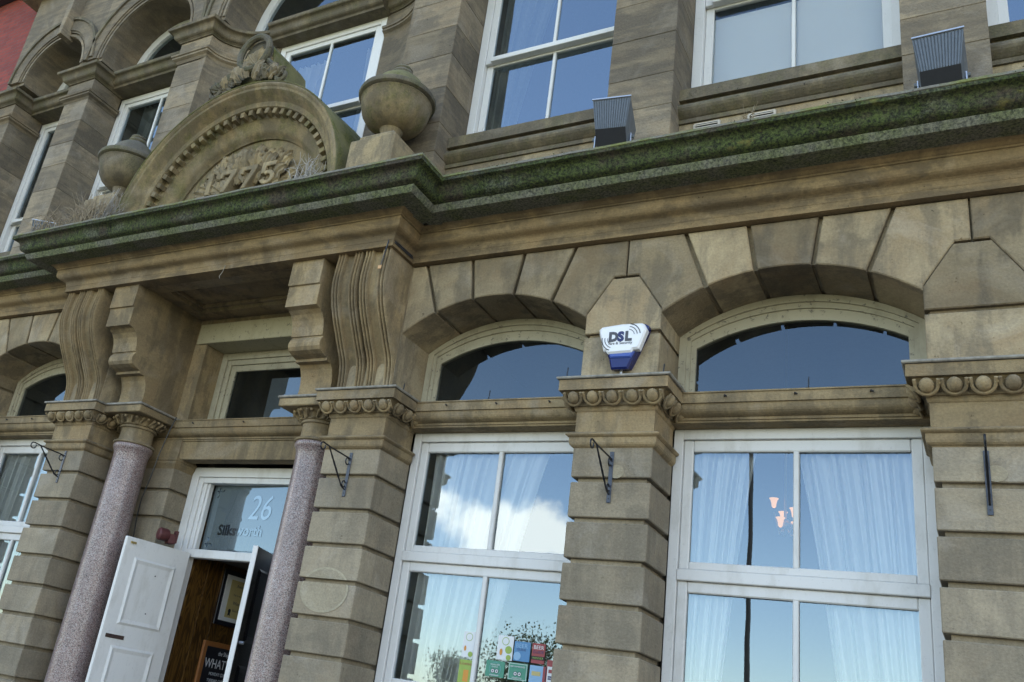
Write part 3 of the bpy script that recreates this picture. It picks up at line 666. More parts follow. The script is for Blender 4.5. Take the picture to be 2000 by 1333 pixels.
# columns
def leaf(b, ang, cx, cy, z0, r0, h, wd, curl, side=0):
    n = 8; mW = 4
    for j in range(1):
        def fn(u, v):
            t = u; wv = wd * math.sin(math.pi * min(1, .18 + .9 * t)) * (1 - .25 * t)
            q = (v - .5) * 2
            rr = r0 + curl * t * t + .018 * (1 - q * q) ; zz = z0 + h * (t - .32 * max(0, t - .72) / .28 * .9)
            a = ang + (q * wv + side * .5 * t * wd) / max(.05, rr); return (cx + rr * math.cos(a), cy + rr * math.sin(a), zz)
        b.grid(fn, n, mW)
    return b
for s in (-1, 1):
    cx, cy = CX + s * 1.214, .322
    prof = [(.245, .0), (.245, .12), (.20, .14)] + [(.205 - .030 * ((z - .2) / 3.4) ** 1.3, z) for z in (.2, .6, 1.0, 1.4, 1.8, 2.2, 2.6, 3.0, 3.3, 3.5)] + [(.178, 3.58), (.186, 3.615), (.198, 3.635), (.204, 3.645), (.206, 3.668), (.200, 3.684), (.15, 3.686)]
    colm = MB().lathe(prof, cx, cy, 40).build('column', 'granite', B, True)
    MB().lathe([(.12, 3.683), (.205, 3.684), (.216, 3.692), (.217, 3.703), (.208, 3.712), (.18, 3.718), (.172, 3.73), (.168, 3.83), (.172, 3.852), (.19, 3.856), (.195, 3.866), (.19, 3.874), (.178, 3.877), (.178, 3.884), (.19, 3.887), (.194, 3.895), (.188, 3.903), (.185, 3.91), (.21, 3.925), (.25, 3.955), (.27, 3.966), (.12, 3.968)], cx, cy, 36).build('column_capital', 'tan', colm, True)
    for k in range(14):
        a = 2 * math.pi * k / 14
        b = leaf(MB(), a, cx, cy, 3.888, .195, .085, .036, .085, 1)
        pts = [(cx + (.205 + .055 * t + .012) * math.cos(a + .18 + .12 * t), cy + (.205 + .055 * t + .012) * math.sin(a + .18 + .12 * t), 3.895 + .06 * t) for t in [i / 5 for i in range(6)]]
        b.tube(pts, [.008, .009, .010, .012, .015, .012], 5)
        b.sphere((cx + .272 * math.cos(a + .02), cy + .272 * math.sin(a + .02), 3.945), (.017, .017, .015), 6, 5)
        b.build('leaf', 'tan', colm, True)
    MB().box(cx - .302, cx + .302, .012, .62, 3.97, 4.045, .008).build('abacus', 'tan', colm)
    MB().box(cx - .315, cx + .315, -.002, .63, 4.047, 4.07, .007).build('lead_flashing', 'lead', colm)

# recessed doorway
DJ = .8525                                      # half opening between the door piers
for s in (-1, 1):
    xa, xb = sorted((CX + s * DJ, CX + s * 1.62))
    rusticated(xa, xb, .61, .89, 'door_pier')
    MB().sweep([(xa, .88), (xa, .61), (xb, .61), (xb, .88)], [(-.05, 3.545), (.0, 3.545), (.03, 3.60), (.03, 3.62), (.04, 3.63), (.04, 3.655), (.0, 3.662), (-.05, 3.662)]).build('pier_moulding', 'tan', B)
    MB().box(xa, xb, .615, .90, 3.663, 5.27).build('door_pier_head', 'tan', B)
transom(CX - 1.30, CX + 1.30, .64, 3.655)
MB().box(CX - DJ - .14, CX + DJ + .14, .585, .90, 4.965, 5.20, .006).build('lintel', 'lintel', B)
MB().box(CX - 1.62, CX + 1.62, .62, .90, 5.16, 5.30).build('lintel_course', 'tan', B)
# light over the door transom
fw = MB()
def rect_frame(b, x0, x1, z0, z1, w_, y0, y1, bot=True, c=.004):
    b.box(x0, x0 + w_, y0, y1, z0, z1, c).box(x1 - w_, x1, y0, y1, z0, z1, c).box(x0 + w_, x1 - w_, y0 + .001, y1, z1 - w_, z1, c)
    if bot: b.box(x0 + w_, x1 - w_, y0 + .001, y1, z0, z0 + w_, c)
    return b
x0, x1 = CX - DJ, CX + DJ
fo = rect_frame(MB(), x0, x1, 4.06, 4.965, .08, .885, .96).build('over_door_window', 'cream', B)
rect_frame(MB(), x0 + .08, x1 - .08, 4.06, 4.885, .06, .905, .96).build('frame_moulding', 'cream', fo)
rect_frame(MB(), x0 + .14, x1 - .14, 4.06, 4.825, .07, .925, .96).build('sash_bead', 'cream', fo)
pane(fo, x0 + .2, x1 - .2, .945, 4.1, 4.77, 'fanglass')
MB().box(CX - .2, CX + .62, 1.05, 1.06, 4.12, 4.7).build('blind', 'curtd', fo)
# door frame, etched light and door leaves
df = rect_frame(MB(), x0, x1, 0, 3.64, .10, .885, 1.0, False).build('door_frame', 'white', B)
rect_frame(MB(), x0 + .10, x1 - .10, 0, 3.54, .06, .905, 1.0, False).build('frame_moulding', 'white', df)
rect_frame(MB(), x0 + .16, x1 - .16, 2.70, 3.545, .05, .925, 1.0, False).build('frame_moulding', 'white', df)
rect_frame(MB(), x0 + .21, x1 - .21, 2.79, 3.525, .035, .94, 1.0, False).build('frame_moulding', 'white', df)
MB().box(x0 + .16, x1 - .16, .90, 1.0, 2.70, 2.785, .006).build('door_transom', 'white', df)
for a in (x0 + .161, x1 - .211): MB().box(a, a + .05, .92, 1.0, 0, 2.70, .004).build('door_stop', 'white', df)
EA = -3.8
ep = pane(df, x0 + .24, x1 - .24, .985, 2.785, 3.50, 'etched', 0); ep.rotation_euler = (0, 0, R(EA))
def ey(x): return .985 + (x - CX) * math.tan(R(EA)) - .003
letter('26', .36, 'filmpale', df, (CX + .12, ey(CX + .12), 3.13), EA, .0008, .9, shear=.15)
letter('Silksworth', .150, 'film', df, (CX - .10, ey(CX - .10), 2.965), EA, .0008, 1.0, bold=.004)
for q in ((x0 + .275, 2.815), (x0 + .275, 3.47), (x1 - .275, 2.815), (x1 - .275, 3.47)):
    sx = 1 if q[0] < CX else -1; sz = 1 if q[1] < 3.1 else -1; b = MB()
    for a0 in (0, 1):
        pts = []
        for i in range(16):
            t = i / 15; rr = .05 * (1 - t * .8); an = t * 7.5
            u, v_ = .03 + .06 * (1 - t) + rr * math.cos(an) * .6, .03 + rr * math.sin(an) * .6
            if a0: u, v_ = v_, u
            pts.append((q[0] + sx * u, ey(q[0] + sx * u), q[1] + sz * v_))
        b.tube(pts, .0032, 4)
    b.build('etched_scroll', 'film', df)
for z in (2.806, 3.482): MB().tube([(x0 + .37, ey(x0 + .37), z), (x1 - .37, ey(x1 - .37), z)], .002, 4).build('etched_line', 'film', df)
def door_leaf(hx, hy, ex, ey, mt, inner):
    L = math.hypot(ex - hx, ey - hy); H = 2.735
    lf = MB().box(0, L, -.022, .022, .02, H, .004).build('door_leaf', mt, B)
    lf.location = (hx, hy, 0); lf.rotation_euler = (0, 0, math.atan2(ey - hy, ex - hx))
    for z0, z1 in ((1.93, 2.56), (1.02, 1.74), (.22, .85)):
        for sgn in (-1, 1):
            y = sgn * .0225; b = MB(); a0, a1 = .13, L - .13
            o_ = [(a0, z0), (a1, z0), (a1, z1), (a0, z1)]; i1 = [(a0 + .022, z0 + .022), (a1 - .022, z0 + .022), (a1 - .022, z1 - .022), (a0 + .022, z1 - .022)]
            i2 = [(a0 + .055, z0 + .055), (a1 - .055, z0 + .055), (a1 - .055, z1 - .055), (a0 + .055, z1 - .055)]
            v = [(q[0], y, q[1]) for q in o_] + [(q[0], y + sgn * .014, q[1]) for q in i1] + [(q[0], y + sgn * .003, q[1]) for q in i2] + [(q[0] , y + sgn * .003, q[1]) for q in i2]
            f = []
            for k in range(4):
                j = (k + 1) % 4; f += [(k, j, 4 + j, 4 + k), (4 + k, 4 + j, 8 + j, 8 + k)]
            f.append((8, 9, 10, 11)); b.add(v[:12], f).build('panel', mt, lf)
    return lf
dl = door_leaf(CX - .61, .885, CX - .745, .15, 'white', 1)
MB().box(.50, .70, .0225, .030, 1.80, 1.835, .003).build('letter_slot', 'rust', dl)
for q in ((.34, 2.43), (.58, 2.43), (.34, 2.07), (.58, 2.07)):
    MB().tube([(q[0], .018, q[1]), (q[0], .0295, q[1])], .007, 6).build('screw_hole', 'grey', dl)
MB().box(.64, .70, .0225, .036, 2.675, 2.695, .002).build('latch', 'brass', dl)
dr = door_leaf(CX + .61, .885, CX + .835, .235, 'blackpaint', -1)
L2 = math.hypot(.225, .65)
MB().box(L2 - .002, L2 + .012, -.0235, .0235, .02, 2.737, .002).build('door_edge', 'white', dr)
MB().box(.02, L2, -.0245, -.0226, .02, 2.735).build('white_face', 'white', dr)
MB().tube([(L2 - .05, .02, 1.92), (L2 - .05, .06, 1.92)], .014, 8).build('latch', 'alu', dr)

# ---------------------------------------------------------------- upper storey
UJ = [5.75, 6.10, 6.50, 6.83, 7.255, 7.66, 8.02, 8.40, 8.80, 9.10]
def ashlar_pier(x0, x1, joints, top, y1=.49, name='upper_pier', split=False):
    core = MB().box(x0 + .006, x1 - .006, .006, y1 + .1, joints[0], top).build(name, 'upper', B)
    for i in range(len(joints) - 1):
        block(core, x0, x1, 0, y1, joints[i] + .002, joints[i + 1] - .002, 'upper', .003, jit=.001)
    return core
UP = {'A': (-12.28, -11.85), 'B': (-10.595, -10.095), 'C': (-8.436, -7.93), 'U1': (-4.845, -4.25), 'U2': (-2.56, -1.995), 'U3': (-.322, .218), 'U4': (1.95, 2.50), 'U5': (4.0 - .5, 4.0)}
BJ = [5.75, 6.30, 6.722, 7.138, 7.524, 7.876, 8.214, 8.565]
CJ = [5.75, 6.35, 6.78, 7.20, 7.60, 7.96, 8.303, 8.62]
ashlar_pier(*UP['A'], BJ, 8.6); ashlar_pier(*UP['B'], BJ, 8.6); ashlar_pier(*UP['C'], CJ, 8.65)
for k in ('U1', 'U2', 'U3', 'U4', 'U5'): ashlar_pier(*UP[k], UJ + [9.5, 9.9, 10.4], 10.4)
MB().box(-5.6, 4.0, .1, .7, 9.2, 11.2).build('upper_wall', 'upper', B)
# capitals of the left bays: neck band, block, cyma
def ucap(path, z, dz=0.0):
    c = MB().sweep(path, [(-.1, z - .49), (.0, z - .49), (.02, z - .46), (.055, z - .44), (.055, z - .415), (.07, z - .41), (.075, z - .385), (.0, z - .37), (.0, z - .35), (.012, z - .30), (.012, z - .17), (-.1, z - .165)]).build('capital', 'upper', B)
    MB().sweep(path, [(-.1, z - .168), (.03, z - .168), (.04, z - .155), (.05, z - .15)] + arc((.055, z - .145), (.10, z - .09), .2, 4) + arc((.10, z - .09), (.155, z - .04), -.2, 4) + [(.165, z - .035), (.17, z), (-.1, z + .02)]).build('capital_moulding', 'dark', c)
    return c
ZB, ZC = 9.05, 9.155
ucap([(UP['A'][0] + .01, 0), (UP['A'][1], 0), (UP['A'][1], .47)], ZB)
ucap([(UP['B'][0], .47), (UP['B'][0], 0), (UP['B'][1], 0), (UP['B'][1], .47)], ZB)
NX, NY = .74, .5
def nich(s, n=10):
    """concave corner from the pier face back to the middle window"""
    xa = CX + s * 1.5425
    return [(xa - s * NX * (1 - math.cos(t)), NY * math.sin(t)) for t in [math.pi / 2 * i / n for i in range(n + 1)]]
pathC = [(UP['C'][0], .47), (UP['C'][0], 0)] + nich(-1)
ucap(pathC, ZC)
pathD = nich(1)[::-1] + [(UP['U1'][0] + .04, 0)]
ucap(pathD, ZC)
for s in (-1, 1):
    pth = nich(s) if s < 0 else nich(1)[::-1]
    nw = MB().sweep(pth, [(-.25, 5.75), (.0, 5.75), (.0, 8.70), (-.25, 8.70)]).build('niche_wall', 'upper', B)
    # sunk panel edge on the curved wall
    seg = pth[5:9] if s > 0 else pth[2:6]
    q = [(p[0], p[1] - .0) for p in seg]
    MB().sweep(q, [(-.01, 6.9), (.014, 6.9), (.014, 6.93), (-.01, 6.93)]).build('panel_moulding', 'upper', nw)
    MB().sweep(q, [(-.01, 8.14), (.014, 8.14), (.014, 8.17), (-.01, 8.17)]).build('panel_moulding', 'upper', nw)
    for e in (q[:2], q[-2:]):
        a, b_ = Vector(e[0]), Vector(e[1]); d = (b_ - a).normalized(); c_ = a if e == q[:2] else b_ - d * .03
        MB().sweep([tuple(c_), tuple(c_ + d * .03)], [(-.01, 6.931), (.014, 6.931), (.014, 8.139), (-.01, 8.139)]).build('panel_moulding', 'upper', nw)
# upper transoms (left bays)
def utransom(x0, x1, yb, z, mt='dark'):
    return MB().sweep([(x0, yb), (x1, yb)], [(-.45, z - .18), (.03, z - .18), (.04, z - .155)] + arc((.05, z - .15), (.10, z - .095), .2, 4) + arc((.10, z - .095), (.15, z - .05), -.2, 4) + [(.16, z - .04), (.165, z - .004), (-.45, z + .03)]).build('upper_transom', mt, B)
utransom(UP['A'][1] - .02, UP['B'][0] + .02, .30, ZB); utransom(UP['B'][1] - .02, UP['C'][0] + .02, .30, ZB + .03); utransom(CX - .84, CX + .84, .37, ZC - .003)
# arches over the left bays
def round_arch(x0, x1, zs, zt, r_out, mt='upper', depth=.62, xl=None, xr=None):
    xc = (x0 + x1) / 2; r = (x1 - x0) / 2; n = 24
    xl = xl if xl is not None else x0; xr = xr if xr is not None else x1
    poly = [(xl, zs - .05), (x0, zs - .05)] + [(xc - r * math.cos(math.pi * i / n), zs + r * math.sin(math.pi * i / n)) for i in range(n + 1)] + [(x1, zs - .05), (xr, zs - .05), (xr, zt), (xl, zt)]
    aw = MB().prism(poly, .0, depth).build('arch_wall', mt, B)
    def ring(ra, rb, ya, yb, m_):
        v = []; f = []
        for i in range(n + 1):
            a = math.pi * i / n; ca, sa = -math.cos(a), math.sin(a)
            v += [(xc + ra * ca, ya, zs + ra * sa), (xc + rb * ca, ya, zs + rb * sa), (xc + rb * ca, yb, zs + rb * sa), (xc + ra * ca, yb, zs + ra * sa)]
        for i in range(n):
            for k in range(4): f.append((4 * i + k, 4 * i + (k + 1) % 4, 4 * i + 4 + (k + 1) % 4, 4 * i + 4 + k))
        f += [(0, 1, 2, 3), (4 * n + 3, 4 * n + 2, 4 * n + 1, 4 * n)]
        MB().add(v, f).build('archivolt', m_, aw, True)
    ring(r + .008, r + .045, -.02, .03, 'upper'); ring(r + .07, r + .10, -.028, .03, 'upper'); ring(r + .10, r_out - .05, -.045, .03, 'upper'); ring(r_out - .045, r_out, -.07, .03, 'dark')
    return aw
aw = round_arch(UP['A'][1], UP['B'][0], ZB + .24, 12.0, .95, xl=-12.28, xr=-10.345)
MB().prism([(-11.15, 10.75), (-11.02, 10.75), (-11.08, 9.86), (-11.16, 9.84)], -.17, .05, .006).build('keystone', 'upper', aw)
round_arch(UP['B'][1], UP['C'][0], ZB + .20, 12.0, 1.15, xl=-10.345, xr=-8.2)
round_arch(CX - 1.40, CX + 1.40, ZC + .10, 12.0, 1.72, xl=-8.2, xr=-4.45)
MB().box(-12.6, -11.9, -.25, .3, 11.0, 11.35).build('corner_cornice', 'upper', B)

# upper windows
def upper_sash(x0, x1, zb, zt, rail, y=.495, two=True, lower_glass='glass', mt='upvc', jw=.085, sw=.07, split=True, glz='upglass'):
    fr = MB()
    for a, b in ((x0, x0 + jw), (x1 - jw, x1)): fr.box(a, b, y, y + .14, zb, zt, .004)
    fr.box(x0 + jw, x1 - jw, y + .001, y + .14, zt - jw, zt, .004)
    fr = fr.build('window', mt, B); xm = (x0 + x1) / 2; a, b = x0 + jw + .001, x1 - jw - .001
    for z0, z1, yy in ((rail, zt - jw, y + .02), (zb, rail + .04, y + .065)):
        s_ = MB().box(a, a + sw, yy, yy + .045, z0, z1, .004).box(b - sw, b, yy, yy + .045, z0, z1, .004)
        s_.box(a + sw, b - sw, yy - (.035 if z0 == rail else 0) + .001, yy + .044, z0, z0 + (.055 if z0 == rail else .09), .004).box(a + sw, b - sw, yy + .001, yy + .044, z1 - .06, z1, .004)
        s_.build('sash', mt, fr)
        g0, g1 = z0 + .05, z1 - .055
        if split:
            MB().box(xm - .016, xm + .016, yy + .003, yy + .041, g0, g1, .004).build('glazing_bar', mt, fr)
            pane(fr, a + sw - .005, xm, yy + .025, g0, g1, glz); pane(fr, xm, b - sw + .005, yy + .025, g0, g1, glz)
        else: pane(fr, a + sw - .005, b - sw + .005, yy + .025, g0, g1)
    return fr
upper_sash(-4.25, -2.56, 6.80, 9.2, 7.89)
upper_sash(-1.995, -.322, 6.80, 9.2, 7.93, glz='blindglass')
upper_sash(.218, 1.95, 6.80, 9.2, 7.89)
upper_sash(CX - .80, CX + .80, 6.55, 8.98, 7.80)
upper_sash(UP['B'][1], UP['C'][0], 6.45, 8.885, 7.40)
upper_sash(UP['A'][1], UP['B'][0], 6.45, 8.865, 7.12)
# round-headed upper lights, seen past the capitals
for x0, x1, zs in ((UP['A'][1], UP['B'][0], ZB + .24), (UP['B'][1], UP['C'][0], ZB + .2), (CX - 1.40, CX + 1.40, ZC + .1)):
    xc = (x0 + x1) / 2; r = (x1 - x0) / 2; n = 20; v = []; f = []
    for i in range(n + 1):
        a = math.pi * i / n
        for rr, y in ((r, .50), (r - .13, .50), (r - .13, .58), (r, .58)): v.append((xc - rr * math.cos(a), y, zs + rr * math.sin(a)))
    for i in range(n):
        for k in range(4): f.append((4 * i + k, 4 * i + (k + 1) % 4, 4 * i + 4 + (k + 1) % 4, 4 * i + 4 + k))
    rw = MB().add(v, f).build('round_window', 'upvc', B)
    rw2 = MB().box(x0, x0 + .13, .50, .58, zs - .2, zs).box(x1 - .13, x1, .50, .58, zs - .2, zs).build('jamb', 'upvc', rw)
    p = [(x0 + .12, .54, zs - .2)] + [(xc - (r - .12) * math.cos(math.pi * i / n), .54, zs + (r - .12) * math.sin(math.pi * i / n)) for i in range(n + 1)] + [(x1 - .12, .54, zs - .2)]
    MB().add(p, [tuple(range(len(p)))[::-1]]).build('pane', 'glass', rw, fix=False)
# sills, aprons
def sill(x0, x1, z=6.78, yb=.24):
    b = MB().sweep([(x0, yb), (x1, yb)], [(-.28, z - .345), (.02, z - .345), (.025, z - .31), (.0, z - .30)] + arc((.02, z - .29), (.02, z - .15), .42, 7) + [(.0, z - .145), (.0, z - .125), (.045, z - .125), (.045, z - .012), (-.0, z), (-.28, z + .03)]).build('upper_sill', 'dark', B)
    MB().box(x0, x1, yb + .0, yb + .3, 5.74, z - .346).build('apron_wall', 'vous', B)
for x0, x1 in ((-4.26, -2.55), (-2.0, -.315), (.21, 1.96)): sill(x0, x1)
sill(UP['B'][1] - .01, UP['C'][0] + .01, 6.42); sill(UP['A'][1] - .01, UP['B'][0] + .01, 6.42)
sill(CX - .85, CX + .85, 6.5, .40)

# ---------------------------------------------------------------- pediment over the door
pd_ = empty('pediment', (0, 0, 0), B)
PZ, PB = 5.90, 5.76
def pring(ra, ya, rb, yb, name, mt, smooth=True, prof=None, n=56, a0=None):
    """sweep a radial profile [(r, y)...] round the pediment arc, down to the cornice"""
    prof = prof or [(ra, ya), (rb, ya), (rb, yb), (ra, yb)]
    v = []; f = []; k = len(prof)
    base = math.asin((PZ - PB) / 1.3)
    for i in range(n + 1):
        a = -base + (math.pi + 2 * base) * i / n
        for r, y in prof: v.append((CX - r * math.cos(a), y, PZ + r * math.sin(a)))
    for i in range(n):
        for j in range(k): f.append((i * k + j, i * k + (j + 1) % k, (i + 1) * k + (j + 1) % k, (i + 1) * k + j))
    f += [tuple(range(k)), tuple(range(n * k, n * k + k))[::-1]]
    return MB().add(v, f).build(name, mt, pd_, smooth)
pring(0, 0, 0, 0, 'archivolt', 'ped', True, [(1.485, -.565), (1.47, -.575), (1.455, -.57)] + [(1.44 - .13 * t, -.55 + .12 * t - .02 * math.sin(2 * math.pi * t)) for t in (0, .2, .4, .6, .8, 1)] + [(1.30, -.425), (1.285, -.425), (1.275, -.41), (1.275, -.335), (1.20, -.33), (1.20, -.325), (1.19, -.32), (1.16, -.30), (1.10, -.285), (1.06, -.25), (1.045, -.215), (1.03, -.205), (1.03, .10), (1.485, .10)])
pring(0, 0, 0, 0, 'coping', 'pedtop', True, [(1.487, -.572), (1.495, -.575), (1.50, -.56), (1.525, .0), (1.525, .12), (1.487, .12)])
def disc(r, y, y1, name, mt):
    n = 40; pts = []
    b = math.asin((PZ - PB) / r)
    for i in range(n + 1):
        a = -b + (math.pi + 2 * b) * i / n; pts.append((CX - r * math.cos(a), PZ + r * math.sin(a)))
    return MB().prism(pts, y, y1).build(name, mt, pd_)
disc(1.04, -.165, .1, 'tympanum', 'carve')
pring(0, 0, 0, 0, 'tympanum_ring', 'ped', True, [(1.035, -.18), (.80, -.185), (.77, -.18), (.755, -.165), (1.035, -.16)])
den = MB().box(-.027, .027, -.420, -.325, 1.207, 1.272, .003).mesh('dentil')
for i in range(37):
    a = R(-6.5 + 193 * i / 36)
    o = link('dentil', den, 'ped', pd_, (CX, 0, PZ)); o.rotation_euler = (0, a - math.pi / 2, 0)
# carved foliage and date in the tympanum
lfm = []
for v_ in range(4):
    b = MB(); L_ = 1.0
    def fn(u, v, v_=v_):
        t = u; q = (v - .5) * 2
        lob = 1 + .28 * math.sin(t * 17 + v_) * (1 if abs(q) > .6 else .2)
        wv = .34 * math.sin(math.pi * min(1, .12 + .92 * t)) ** .7 * lob
        y = -.16 - .30 * math.sin(t * 2.2) + .26 * max(0, t - .65) + .10 * abs(q) - .05 * math.cos(q * 9)
        return (q * wv, y, t * L_ * (1 - .15 * max(0, t - .7)))
    b.grid(fn, 9, 8)
    lfm.append(b.mesh('leaf', True, False)); lfm[-1].materials.append(M['carve'])
random.seed(11)
def put_leaf(parent, x, y, z, s, ang, mt=None, sy=None):
    o = link('leaf', random.choice(lfm), None, parent, (x, y, z)); o.rotation_euler = (R(random.uniform(-12, 6)), ang, R(random.uniform(-14, 14))); o.scale = (s * random.uniform(.85, 1.2), sy or s * .8, s)
    if mt: o.material_slots[0].link = 'OBJECT'; o.material_slots[0].material = M[mt]
    return o
for lay, (ex, ez, z0, cnt, sz, yy) in enumerate(((.50, .33, 6.30, 15, .25, -.17), (.42, .24, 6.28, 13, .24, -.20), (.34, .12, 6.26, 9, .20, -.22))):
    for i in range(cnt):
        a = math.pi * (i + .5) / cnt
        put_leaf(pd_, CX - .02 - ex * math.cos(a) * random.uniform(.95, 1.05), yy, z0 + ez * math.sin(a) * random.uniform(.92, 1.05), sz * random.uniform(.85, 1.1), (a - math.pi / 2) * .9 + random.uniform(-.15, .15))
def digit(ch, x, z, h):
    wd = h * .80; t = h * .24
    if ch == '1': ps = [[(x - t / 2, z), (x + t / 2, z), (x + t / 2, z + h), (x - t / 2, z + h), (x - t * 1.2, z + h * .82), (x - t / 2, z + h * .8)]]
    elif ch == '7': ps = [[(x - wd / 2, z + h), (x - wd / 2, z + h * .66), (x - wd / 2 + t * .55, z + h * .66), (x - wd / 2 + t * .7, z + h * .8), (x + wd * .16, z + h * .8), (x - wd * .02, z + h * .45), (x - wd * .30, z), (x - wd * .02, z), (x + wd * .26, z + h * .42), (x + wd * .52, z + h * .85), (x + wd * .52, z + h)]]
    else:
        arcp = [(x + wd * .02 + wd * .46 * math.cos(a), z + h * .31 + h * .31 * math.sin(a)) for a in [R(130 - 290 * i / 14) for i in range(15)]]
        arci = [(x + wd * .02 + wd * .20 * math.cos(a), z + h * .31 + h * .15 * math.sin(a)) for a in [R(-160 + 290 * i / 14) for i in range(15)]]
        ps = [arcp + arci, [(x - wd * .42, z + h * .48), (x - wd * .14, z + h * .52), (x - wd * .14, z + h * .8), (x + wd * .42, z + h * .8), (x + wd * .5, z + h), (x - wd * .42, z + h)]]
    b = MB()
    for p in ps: b.prism(p, -.30, -.16, .006)
    b.build('digit', 'carve', pd_)
for ch, x in zip('1775', (-.44, -.19, .10, .37)): digit(ch, CX - .03 + x, 6.27, .27)
# crowning ornament
ac = empty('crowning_ornament', (0, 0, 0), B)
zc = 7.80; acy = -.53
pts = [(CX + .20 * math.cos(a), acy - .05, zc + .215 * math.sin(a)) for a in [2 * math.pi * i / 28 for i in range(29)]]
MB().tube(pts, .036, 8).build('ring', 'acro', ac, True)
MB().prism([(CX + .19 * math.cos(2 * math.pi * i / 24), zc + .2 * math.sin(2 * math.pi * i / 24)) for i in range(24)], acy, .05).build('ring_backing', 'acro', ac)
MB().prism([(CX - .52, 7.30), (CX + .52, 7.30), (CX + .40, 7.42), (CX + .26, 7.60), (CX + .20, 7.86), (CX + .10, 7.98), (CX - .10, 7.98), (CX - .20, 7.86), (CX - .26, 7.60), (CX - .40, 7.42)], acy + .03, .05, .01).build('ornament_block', 'pedtop', ac)
for k in range(9):
    a = R(-80 + 160 * k / 8); put_leaf(ac, CX + .006 * (k - 4), acy + .02, zc - .10, .21, a, 'carve', .10)
for s in (-1, 1):
    pts = []
    for i in range(26):
        t = i / 25; an = t * 4.2 * math.pi / 1.6; rr = .085 * (1 - .82 * t); pts.append((CX + s * (.47 + rr * math.cos(an + 1.6)), acy - .03, 7.40 + rr * math.sin(an + 1.6)))
    pts = [(CX + s * .22, acy - .03, 7.66), (CX + s * .30, acy - .03, 7.58), (CX + s * .38, acy - .03, 7.50)] + pts
    MB().tube(pts, [.030] * 5 + [.026] * (len(pts) - 5), 6).build('scroll', 'acro', ac, True)
    for k in range(13):
        t = k / 12; put_leaf(ac, CX + s * (.05 + .40 * t), acy - .02, 7.40 + .14 * (1 - t) * random.random(), .24 - .12 * t, s * R(random.uniform(-20, 80)), random.choice(('acro', 'carve', 'acro', 'acro')), .16)

# ---------------------------------------------------------------- stone urns
def urn(x, y, label, lidm='pedtop', bm='ped'):
    u = tag(empty('stone_urn', (x, y, 5.76)), label, 'urn', 'urns flanking the pediment')
    def part(nm, b, mt, smooth=False): o = b.build(nm, mt, u, smooth); return o
    part('pedestal', MB().box(-.245, .245, -.26, .26, 0, .56, .02).box(-.20, .20, -.21, .21, .555, .64, .03), 'carve')
    part('bowl', MB().lathe([(.0, .63), (.13, .63), (.135, .66), (.11, .68), (.095, .74), (.11, .785), (.20, .815), (.262, .865), (.305, .93), (.328, 1.01), (.333, 1.07), (.345, 1.085), (.335, 1.10)], 0, 0, 36), bm, True)
    part('rim', MB().lathe([(.30, 1.095), (.345, 1.10), (.368, 1.115), (.375, 1.14), (.365, 1.165), (.33, 1.175), (.28, 1.18)], 0, 0, 40), 'acro', True)
    l_ = part('lid', MB().lathe([(.34, 1.17), (.29, 1.20), (.26, 1.26), (.215, 1.33), (.15, 1.39), (.10, 1.42), (.0, 1.43)], 0, 0, 32), lidm, True)
    MB().lathe([(.07, 1.41), (.10, 1.425), (.108, 1.445), (.10, 1.465), (.085, 1.475), (.095, 1.49), (.085, 1.51), (.04, 1.52), (.0, 1.522)], 0, 0, 20).build('knob', 'acro', l_, True)
urn(CX + 1.845, -.33, 'lidded stone urn right of the date pediment, at the cornice corner')
urn(CX - 1.845, -.33, 'lidded blackened stone urn left of the date pediment, among dry weeds', 'acro', 'dark')

# ---------------------------------------------------------------- alarm box
al = tag(empty('alarm_box', (-2.225, 0, 4.12)), 'white and blue burglar alarm box on the pier between arched windows', 'alarm box')
def shp(pts, y0, y1, c): return MB().prism(pts, y0, y1, c)
back = [(-.065, .02), (.065, .02), (.085, .06), (.185, .30), (.19, .345), (.16, .365), (-.13, .365), (-.175, .345), (-.18, .30), (-.08, .06)]
shp(back, -.055, -.002, .006).build('base', 'blue', al)
shp([(-.066, .005), (.062, .005), (.088, .07), (.112, .135), (-.098, .135), (-.082, .07)], -.085, -.05, .012).build('strobe', 'blue', al)
shp([(-.072, .088), (.085, .086), (.108, .135), (-.094, .135)], -.098, -.05, .010).build('strobe_lens', 'bluel', al)
shp([(-.09, .118), (.088, .122), (.100, .142), (.142, .146), (.192, .295), (.172, .338), (.150, .349), (.0, .352), (-.150, .338), (-.170, .318), (-.166, .285), (-.125, .142), (-.105, .140)], -.112, -.05, .014).build('cover', 'plastic', al)
letter('D', .100, 'grey', al, (-.052, -.1135, .214), 0, .001, .95, bold=.0065); letter('S', .100, 'navy', al, (.004, -.1139, .214), 0, .001, .95, bold=.0065); letter('L', .100, 'grey', al, (.060, -.1135, .214), 0, .001, .95, bold=.0065)
letter('Fire & Security', .030, 'grey', al, (.004, -.1135, .186), 0, .001, 1.0)
for k in range(3):
    for s in (-1, 1):
        r_ = .050 + .022 * k; b = MB(); cx_, cz_ = (.055, .252) if s > 0 else (-.045, .232)
        pts = [(cx_ + r_ * math.cos(a), -.1135, cz_ + r_ * math.sin(a)) for a in [R((8 if s > 0 else 172) + (72 if s > 0 else 78) * i / 10) for i in range(11)]]
        b.tube(pts, .0022 + .0006 * k, 4).build('printed_arc', 'grey', al)
MB().tube([(-.002, -.03, .02), (-.002, -.03, -.03)], .011, 8).build('cable_gland', 'alu', al)

